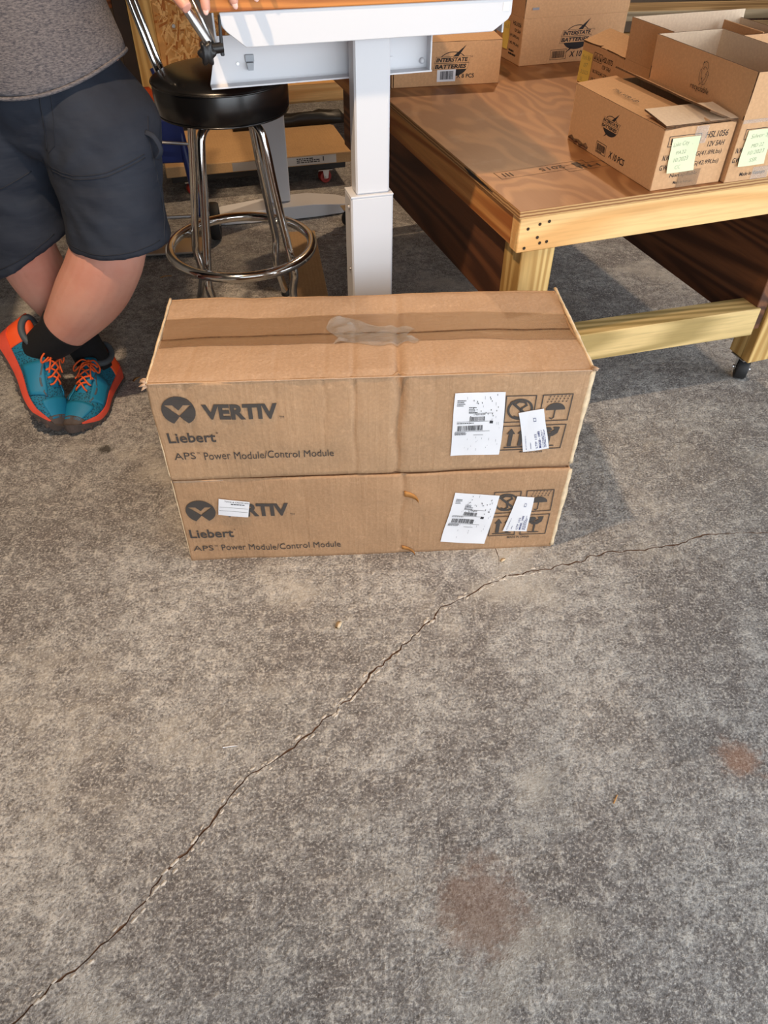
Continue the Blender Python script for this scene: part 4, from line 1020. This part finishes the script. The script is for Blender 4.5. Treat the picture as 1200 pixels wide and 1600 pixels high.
# litter on the floor
for i, (x, y, l, w, rz, m, lab) in enumerate(((-.86, 2.70, .045, .009, .35, 'chip', 'long wood splinter on the dark floor left of the stool'), (-.80, 1.995, .03, .010, 1.0, 'chip', 'curled wood shaving behind the shoes'), (.295, 1.222, .016, .010, .6, 'torn', 'pale scrap of board by the carton bottom edge'), (-.72, 2.14, .016, .002, .9, 'torn', 'tiny pale splinter between the man and the upper carton'), (-.10, 1.02, .022, .014, 1.2, 'torn', 'pale chipped flake on the concrete near the crack'), (-.30, .72, .03, .003, .15, 'paper', 'thin white scrap on the concrete left of the crack'), (.44, .62, .02, .003, 1.0, 'chip', 'small splinter on the concrete at lower right'))):
    vs = []
    for k in range(7):
        a = k / 6; ww = w / 2 * (1 - .6 * abs(a - .4)); z = .0012 + .35 * w * sin(a * pi)
        vs += [(l * (a - .5), ww, z), (l * (a - .5), -ww, z), (l * (a - .5), -ww * .6, z - .001), (l * (a - .5), ww * .6, z - .001)]
    fs = [(4 * k + j, 4 * k + (j + 1) % 4, 4 * k + 4 + (j + 1) % 4, 4 * k + 4 + j) for k in range(6) for j in range(4)] + [(0, 1, 2, 3), (27, 26, 25, 24)]
    o = tag(data('floor_scrap', vs, fs, m, None, True), lab, 'scrap', 'scraps on the floor'); o.location = (x, y, .0002); o.rotation_euler.z = rz

# ------------------------------------------------------------------ the man leaning at the table, legs crossed
from mathutils.bvhtree import BVHTree
def limb(bm, pts, n=6, seg=16, flat=1.0):
    P = smoothpath([p[:3] for p in pts], n); Rr = [v.x for v in smoothpath([(p[3], 0, 0) for p in pts], n)]
    tube(bm, P, Rr, seg, flat=flat)
def rings_loft(bm, secs, seg=36, sq=2.0, n=4):
    """stacked ellipses: (cx, cy, z, rx, ry, tilt, lift)"""
    S_ = [tuple(s) + (0,) * (7 - len(s)) for s in secs]; A = smoothpath([s[:3] for s in S_], n); B = smoothpath([s[3:6] for s in S_], n); L = [v.x for v in smoothpath([(s[6], 0, 0) for s in S_], n)]
    out = []
    for a, b, l in zip(A, B, L):
        r = []
        for k in range(seg):
            th = 2 * pi * k / seg; c, s = cos(th), sin(th)
            x = b.x * math.copysign(abs(c) ** (2 / sq), c); y = b.y * math.copysign(abs(s) ** (2 / sq), s)
            r.append(Vector((a.x + x, a.y + y, a.z + b.z * x + l * (x / b.x) ** 2)))
        out.append(r)
    loft(bm, out)
def ball(bm, c, r, seg=20):
    m = Matrix.Translation(c) @ Matrix.Diagonal((r[0], r[1], r[2], 1)); bmesh.ops.create_uvsphere(bm, u_segments=seg, v_segments=seg // 2, radius=1, matrix=m)
def fuse(name, bm, voxel, smooth, mat, parent, disp=None):
    bmesh.ops.recalc_face_normals(bm, faces=list(bm.faces))
    me = bpy.data.meshes.new('tmp'); bm.to_mesh(me); bm.free(); o = bpy.data.objects.new('tmp', me); C.objects.link(o)
    m = o.modifiers.new('r', 'REMESH'); m.mode = 'VOXEL'; m.voxel_size = voxel
    s = o.modifiers.new('s', 'SMOOTH'); s.iterations = smooth; s.factor = .5
    bpy.context.view_layer.update()
    out = bpy.data.meshes.new_from_object(o.evaluated_get(bpy.context.evaluated_depsgraph_get()))
    bpy.data.objects.remove(o); bpy.data.meshes.remove(me)
    if disp:
        nn = [v.normal.copy() for v in out.vertices]
        for v, n_ in zip(out.vertices, nn): v.co += n_ * disp(v.co)
        out.update()
    out.name = name; out.materials.clear(); return put(name, out, mat, parent, True)
def shoe(parent, mw, label, seed):
    Ls = .298
    wl = lambda x: (.5 * (.074 + .034 * math.exp(-((x - .205) / .06) ** 2) + .004 * math.exp(-((x - .03) / .03) ** 2))) * min(1, (max(0, x + .001) / .028) ** .45) * min(1, (max(0, Ls - x + .001) / .062) ** .5)
    bend = lambda x: .010 * max(0, (x - .22) / .078) ** 2          # toe spring
    lat = lambda x: .006 * sin(pi * x / Ls)
    N = 30; X = [Ls * (.5 - .5 * cos(pi * i / N)) for i in range(N + 1)]
    topz = lambda x: float(sum(b * w for b, w in zip((.110, .104, .094, .100, .108, .088, .074, .060, .045, .026), [max(0, 1 - abs(x / Ls * 9 - i)) for i in range(10)])))
    def up_pt(x, a, grow=0.0, z0=.024):
        w = wl(x) * .98 + grow; t_ = topz(x) + grow; b = z0 + bend(x)
        c, s = cos(a), sin(a); narrow = 1 - .42 * max(0, s) ** 1.6 * (1 if x < .20 else .7)
        return Vector((x, lat(x) + w * math.copysign(abs(c) ** .75, c) * narrow, b + (t_ - b) * max(0, s) ** .8))
    rings = [[up_pt(max(.0015, min(Ls - .0015, x)), pi * k / 20) for k in range(21)] for x in X]
    def skinned(name, rr, mat, par):
        bm = bmesh.new(); loft(bm, rr); o = fin(name, bm, mat, par, True); return o
    up = skinned('shoe', rings, 'mesh', parent); up.matrix_local = mw; up['label'] = label
    def slab(name, z0, z1, g0, g1, mat, xs=0.0, xe=Ls):
        rr = []
        for x in [xs + (xe - xs) * (.5 - .5 * cos(pi * i / N)) for i in range(N + 1)]:
            w0, w1 = wl(x) + g0, wl(x) + g1; a, b = (z0(x), z1(x)); y = lat(x)
            rr.append([Vector((x, y - w0, a)), Vector((x, y + w0, a)), Vector((x, y + (w0 + w1) / 2 + .002, (a + b) / 2)), Vector((x, y + w1, b)), Vector((x, y - w1, b)), Vector((x, y - (w0 + w1) / 2 - .002, (a + b) / 2))])
        bm = bmesh.new(); loft(bm, rr); return fin(name, bm, mat, up, 'auto')
    slab('midsole', lambda x: .009 + bend(x), lambda x: .044 - .016 * min(1, x / .20) + .014 * max(0, 1 - x / .07) + bend(x) * .8, .003, .001, 'midsole', -.006, Ls - .022)
    slab('outsole', lambda x: .001 + bend(x) * 1.0, lambda x: .012 + bend(x) + .016 * max(0, (x - .235) / .063), .000, .004, 'outsole', -.004, Ls + .002)
    for sgn in (-1, 1):
        for i in range(14):
            x = .012 + i * .0205; c = Vector((x, lat(x) + sgn * (wl(x) + .0015), .004 + bend(x)))
            bm = bmesh.new(); bx(bm, c.x - .006, c.x + .006, c.y - .003, c.y + .003, c.z - .004, c.z + .005); fin('lug', bm, 'outsole', up, bevel=.001)
    # toe bumper, heel counter, side overlays hug the upper
    def patch(name, f, mat, nu=14, nv=12):
        vs = []; fs = []
        for i in range(nu + 1):
            for j in range(nv + 1): x, a = f(i / nu, j / nv); vs.append(up_pt(x, a, .0018))
        for i in range(nu):
            for j in range(nv): q = i * (nv + 1) + j; fs.append((q, q + 1, q + nv + 2, q + nv + 1))
        o = data(name, vs, fs, mat, up, True); o.modifiers.new('th', 'SOLIDIFY').thickness = .0018; return o
    patch('toe_bumper', lambda u, v: (Ls - .0015 - .030 * (1 - u), pi * (.0 + v)), 'outsole', 8, 20)
    patch('heel_counter', lambda u, v: (.001 + .062 * u, pi * v), 'heelc', 10, 20)
    for s in (0, 1):
        patch('overlay', lambda u, v, s=s: (.115 + .085 * u + .02 * v, (pi - 1 if s else 0) * 1 + (.15 + .85 * v * 1.0 if not s else .85 - .85 * v)), 'bluep', 8, 8)
        patch('overlay', lambda u, v, s=s: (.10 + .12 * u, (lambda a: pi - a if s else a)(.80 + .10 * v + .12 * sin(u * 7) )), 'overlay', 16, 3)
    patch('toe_panel', lambda u, v: (.225 + .05 * u, pi * (.18 + .64 * v)), 'bluep', 8, 12)
    # tongue and padded collar
    bm = bmesh.new(); loft(bm, [[Vector((x, lat(x) + w * cos(pi * k / 8) * 1.0, z + .005 * sin(pi * k / 8))) for k in range(9)] + [Vector((x, lat(x) - w + 2 * w * k / 8, z - .006)) for k in range(9)] for x, z, w in ((.20, .070, .012), (.17, .084, .017), (.14, .100, .020), (.115, .116, .023), (.108, .122, .018))]); fin('tongue', bm, 'bluep', up, True)
    bm = bmesh.new(); tube(bm, [(.058 + .047 * cos(a), lat(.06) + .031 * sin(a), .098 + .010 * cos(a) ** 2 * (1 if cos(a) < 0 else .8) - .006 * abs(sin(a))) for a in [i * 2 * pi / 40 for i in range(40)]], .0085, 10, True); fin('collar', bm, 'overlay', up, True)
    # laces: crossing rows and a bow
    lz = lambda x: topz(x) + .0105
    rows = [(.195, .013), (.178, .017), (.160, .019), (.142, .020), (.126, .021)]
    for i, (x, w) in enumerate(rows):
        x2 = rows[i + 1][0] if i < 4 else x
        for s in (-1, 1):
            bm = bmesh.new(); y = lat(x); tube(bm, smoothpath([(x, y - s * w * 1.15, lz(x) - .010), (x + .001, y - s * w * .8, lz(x) - .002), ((x + x2) / 2, y, lz((x + x2) / 2) + .003), (x2, y + s * w * .8, lz(x2) - .002), (x2, y + s * w * 1.15, lz(x2) - .010)], 4), .0026, 6); fin('lace', bm, 'lace', up, True)
    y = lat(.12); z = lz(.118) + .004
    for s in (-1, 1):
        bm = bmesh.new(); tube(bm, smoothpath([(.120, y, z), (.122, y + s * .018, z + .006), (.136, y + s * .036, z - .006), (.146, y + s * .034, z - .016), (.138, y + s * .018, z - .004), (.122, y, z)], 6), .0024, 6); fin('lace_loop', bm, 'lace', up, True)
        bm = bmesh.new(); tube(bm, smoothpath([(.120, y, z), (.135, y + s * .012, z + .002), (.155, y + s * .016, z - .012), (.172, y + s * .022, z - .022)], 6), .0022, 6); fin('lace_end', bm, 'lace', up, True)
    bm = bmesh.new(); ball(bm, (.120, y, z + .001), (.006, .007, .005), 12); fin('lace_knot', bm, 'lace', up, True)
    return up
def man():
    t = thing('person', 'person in grey t-shirt and navy shorts leaning on the table with ankles crossed', 'person', (-.83, 1.95, 0))
    inv = Matrix.Translation((.83, -1.95, 0)); tt = t
    T = bpy.data.objects.new('tmp', None)
    bm = bmesh.new()
    # legs
    limb(bm, [(-.73, 1.97, .86, .10), (-.715, 1.93, .68, .10), (-.722, 1.872, .520, .093), (-.765, 1.862, .430, .094), (-.820, 1.857, .360, .089), (-.890, 1.852, .285, .069), (-.938, 1.850, .240, .053), (-.972, 1.855, .214, .040)], 6, 24)
    limb(bm, [(-.945, 1.99, .86, .10), (-.972, 1.975, .66, .098), (-1.000, 1.965, .47, .084), (-.990, 1.975, .36, .080), (-.960, 1.975, .26, .062), (-.922, 1.962, .165, .048), (-.900, 1.948, .09, .044)], 6, 24)
    ball(bm, (-.716, 1.812, .515), (.045, .035, .05)); ball(bm, (-.985, 1.905, .48), (.043, .035, .05))
    # trunk, neck, head
    rings_loft(bm, [(-.83, 1.975, .76, .17, .12), (-.83, 1.975, .88, .195, .135), (-.83, 1.975, 1.02, .185, .135), (-.83, 1.985, 1.20, .195, .12), (-.83, 1.995, 1.36, .20, .11), (-.83, 1.995, 1.45, .13, .08), (-.83, 1.985, 1.52, .06, .06), (-.83, 1.965, 1.60, .055, .058)])
    ball(bm, (-.83, 1.955, 1.665), (.076, .098, .108)); ball(bm, (-.83, 1.925, 1.605), (.056, .064, .06))
    ball(bm, (-.83, 1.852, 1.645), (.014, .020, .022), 12); ball(bm, (-.83, 1.862, 1.668), (.009, .014, .022), 12)
    for s in (-1, 1): ball(bm, (-.83 + s * .078, 1.965, 1.65), (.010, .020, .031), 12); ball(bm, (-.83 + s * .030, 1.876, 1.686), (.022, .012, .007), 12)
    # arms: his left reaches the table corner, his right hangs
    wr = DL(-.352, .105, 1.150); el = Vector((-.475, 1.93, 1.265))
    limb(bm, [(-.66, 1.99, 1.405, .062), (-.585, 1.975, 1.33, .054), (el.x, el.y, el.z, .044), (el.x + .05, el.y - .03, el.z - .04, .042), (wr.x, wr.y, wr.z, .030), (*DL(-.335, .065, 1.138), .032)], 6, 18)
    limb(bm, [(-1.0, 1.99, 1.405, .062), (-1.10, 2.0, 1.28, .052), (-1.15, 2.03, 1.12, .043), (-1.16, 1.98, .98, .038), (-1.155, 1.93, .87, .030), (-1.15, 1.92, .83, .032)], 6, 18)
    def hand(base, kn, tips, th, up):
        # palm between the wrist and four knuckles, then four fingers of their own and a thumb
        for k in kn: limb(bm, [(*base, .022), (*(Vector(base).lerp(Vector(k), .5)), .017), (*k, .0125)], 4, 12)
        for k, (m1, m2, tip) in zip(kn, tips): limb(bm, [(*k, .0120), (*m1, .0112), (*m2, .0104), (*tip, .0088)], 4, 12)
        limb(bm, [(*base, .020), (*th[0], .0160), (*th[1], .0140), (*th[2], .0110)], 4, 12)
    B = DL(-.338, .075, 1.136)
    kn = [DL(-.322, .022, 1.131), DL(-.298, .016, 1.134), DL(-.274, .018, 1.132), DL(-.252, .026, 1.127)]
    tips = [(DL(-.320, -.018, 1.124), DL(-.327, -.048, 1.100), DL(-.329, -.054, 1.066)), (DL(-.290, -.024, 1.128), DL(-.283, -.054, 1.104), DL(-.275, -.058, 1.074)), (DL(-.256, -.020, 1.124), DL(-.245, -.050, 1.106), DL(-.235, -.056, 1.083)), (DL(-.228, -.006, 1.118), DL(-.213, -.028, 1.108), DL(-.206, -.042, 1.097))]
    hand(B, kn, tips, [DL(-.372, .035, 1.118), DL(-.378, -.030, 1.098), DL(-.362, -.066, 1.074)], 1)
    B2 = Vector((-1.15, 1.92, .83)); kn2 = [B2 + Vector((-.006 - .002 * i, -.035 + .022 * i, -.055)) for i in range(4)]
    hand(B2, kn2, [(k + Vector((.006, -.004, -.035)), k + Vector((.016, -.004, -.062)), k + Vector((.026, -.002, -.080 + .004 * abs(i - 1.5)))) for i, k in enumerate(kn2)], [B2 + Vector((.012, -.045, -.03)), B2 + Vector((.02, -.058, -.06)), B2 + Vector((.024, -.058, -.085))], 1)
    def place(o): o.data.transform(inv); return o
    place(fuse('body', bm, .0042, 3, 'skin', t))
    # finger nails
    for m1, m2, tip in tips:
        d = (Vector(tip) - Vector(m2)).normalized(); out = (Vector((.15, -1, .12)) - d * Vector((.15, -1, .12)).dot(d)).normalized(); bm = bmesh.new(); s = d.cross(out)
        mm = Matrix((s, d, out)).transposed().to_4x4(); mm.translation = Vector(tip) + out * .0062 + d * -.001
        bmesh.ops.create_uvsphere(bm, u_segments=12, v_segments=8, radius=1, matrix=mm @ Matrix.Diagonal((.0052, .0068, .0018, 1))); place(fin('finger_nail', bm, 'nail', t, True))
    for s in (-1, 1):
        bm = bmesh.new(); ball(bm, (-.83 + s * .030, 1.874, 1.668), (.012, .010, .009), 14); e = place(fin('eye', bm, 'eye', t, True))
        bm = bmesh.new(); ball(bm, (-.83 + s * .030, 1.8655, 1.668), (.005, .003, .005), 10); place(fin('iris', bm, 'iris', e, True))
    bm = bmesh.new(); limb(bm, [(-.855, 1.871, 1.607, .003), (-.83, 1.862, 1.606, .006), (-.805, 1.871, 1.607, .003)], 4, 8); place(fin('mouth', bm, 'lip', t, True))
    bm = bmesh.new(); ball(bm, (-.83, 1.972, 1.695), (.083, .096, .092)); ball(bm, (-.83, 1.99, 1.66), (.081, .085, .09)); place(fuse('hair', bm, .006, 3, 'hair', t, lambda p: .003 * noise.noise(p * 60)))
    # shorts
    bm = bmesh.new()
    rings_loft(bm, [(-.745, 1.972, .90, .105, .135), (-.717, 1.958, .80, .153, .150), (-.704, 1.93, .70, .140, .142), (-.700, 1.90, .60, .127, .130), (-.698, 1.878, .512, .134, .126)])
    rings_loft(bm, [(-.925, 1.98, .90, .105, .135), (-.950, 1.975, .80, .15, .150), (-.968, 1.97, .70, .137, .140, .1), (-.984, 1.962, .56, .130, .130, .32), (-.986, 1.955, .440, .134, .126, .52)])
    rings_loft(bm, [(-.83, 1.965, .715, .06, .10), (-.83, 1.968, .76, .15, .138), (-.83, 1.968, .83, .212, .155), (-.833, 1.970, .90, .200, .152), (-.835, 1.972, .945, .188, .142)])
    def wr_(p):
        q = p.copy(); k = noise.noise(Vector((q.x * 9, q.y * 9, q.z * 20))) * .0045 + noise.noise(Vector((q.x * 26, q.y * 22, q.z * 40 + q.x * 30))) * .0018
        # drag folds fanning from the crotch over the near thigh
        d = Vector((q.x + .80, q.z - .66)); a = math.atan2(d.y, d.x)
        if q.y < 1.95 and q.x > -.82: k += .0034 * sin(a * 13 + 2.0 * d.length * 10) * math.exp(-d.length / .16) * min(1, d.length / .09) ** 2
        if q.y < 1.98 and q.x < -.84: k += .003 * sin(q.z * 70 + q.x * 30) * math.exp(-abs(q.z - .62) / .12)
        return k
    sh = fuse('shorts', bm, .0075, 4, 'short', t, wr_)
    me = sh.data; tree = BVHTree.FromPolygons([v.co for v in me.vertices], [p.vertices for p in me.polygons])
    def seam(pts, r=.0013, name='seam'):
        out = []
        for i in range(len(pts) - 1):
            for k in range(12):
                x = pts[i][0] + (pts[i + 1][0] - pts[i][0]) * k / 12; z = pts[i][1] + (pts[i + 1][1] - pts[i][1]) * k / 12
                h = tree.ray_cast(Vector((x, 1.4, z)), Vector((0, 1, 0)))
                if h[0]: out.append(h[0] + Vector((0, -.0002, 0)))
        if len(out) > 3:
            b = bmesh.new(); tube(b, out, r, 6); place(fin(name, b, 'seam', sh, True))
    seam([(-.800, .715), (-.74, .706), (-.66, .712), (-.575, .735)]); seam([(-.800, .707), (-.74, .698), (-.66, .704), (-.575, .727)])
    seam([(-1.05, .635), (-.95, .655), (-.865, .690)])
    seam([(-.822, .537), (-.76, .530), (-.70, .528), (-.62, .531), (-.575, .535)]); seam([(-1.05, .437), (-.95, .480), (-.865, .527)])
    seam([(-.772, .90), (-.782, .82), (-.800, .745)], .0018); seam([(-.750, .90), (-.757, .82), (-.772, .765), (-.797, .745)], .0010)
    seam([(-.572, .80), (-.570, .70), (-.572, .60), (-.570, .50)], .0016)
    # tool loop standing off the thigh
    bm = bmesh.new(); tube(bm, smoothpath([(-.577, 1.885, .775), (-.556, 1.880, .765), (-.546, 1.880, .735), (-.560, 1.882, .715)], 5), .0065, 8, flat=.35); place(fin('tool_loop', bm, 'short', sh, True))
    place(sh)
    # shirt
    bm = bmesh.new()
    rings_loft(bm, [(-.837, 1.968, .862, .226, .176, 0, .055), (-.837, 1.968, .90, .222, .174, 0, .045), (-.84, 1.970, .97, .212, .168, 0, .02), (-.84, 1.975, 1.05, .204, .160), (-.83, 1.985, 1.20, .216, .145), (-.83, 1.993, 1.34, .222, .130), (-.83, 1.995, 1.43, .190, .105), (-.83, 1.992, 1.485, .085, .078)], n=5)
    limb(bm, [(-.68, 1.992, 1.40, .085), (-.60, 1.98, 1.335, .078), (-.535, 1.955, 1.29, .072)], 5, 20); limb(bm, [(-.98, 1.992, 1.40, .085), (-1.07, 1.997, 1.31, .076), (-1.115, 2.01, 1.22, .070)], 5, 20)
    s_ = place(fuse('shirt', bm, .009, 4, 'shirt', t, lambda p: .0035 * noise.noise(Vector((p.x * 7, p.y * 7, p.z * 11))) + .0012 * noise.noise(p * 25)))
    bm = bmesh.new(); tube(bm, [(-.837 + .2245 * cos(a), 1.968 + .1745 * sin(a), .868 + .055 * cos(a) ** 2) for a in [i * 2 * pi / 90 for i in range(90)]], .0045, 8, True); place(fin('hem', bm, 'shirt', s_, True))
    # socks
    bm = bmesh.new(); limb(bm, [(-.906, 1.851, .270, .0675), (-.930, 1.850, .248, .0600), (-.966, 1.855, .222, .0555), (-1.012, 1.864, .188, .050)], 5, 24); place(fin('sock', bm, 'sock', t, True))
    bm = bmesh.new(); limb(bm, [(-.943, 1.969, .215, .0575), (-.930, 1.965, .180, .0535), (-.905, 1.952, .115, .051), (-.897, 1.942, .075, .05)], 5, 24); place(fin('sock', bm, 'sock', t, True))
    # shoes
    def frame(heel, toe, up):
        x = (Vector(toe) - Vector(heel)).normalized(); z = Vector(up); z = (z - x * z.dot(x)).normalized(); y = z.cross(x); m = Matrix((x, y, z)).transposed().to_4x4(); m.translation = Vector(heel); return inv @ m @ Matrix.Scale(1.1, 4)
    shoe(t, frame((-.880, 2.022, .0015), (-.915, 1.708, .0015), (0, 0, 1)), 'teal running shoe flat on the floor', 1)
    shoe(t, frame((-1.128, 1.905, .206), (-.972, 1.712, .020), (.84, -.10, .50)), 'teal running shoe tipped up on its toe', 2)
man()
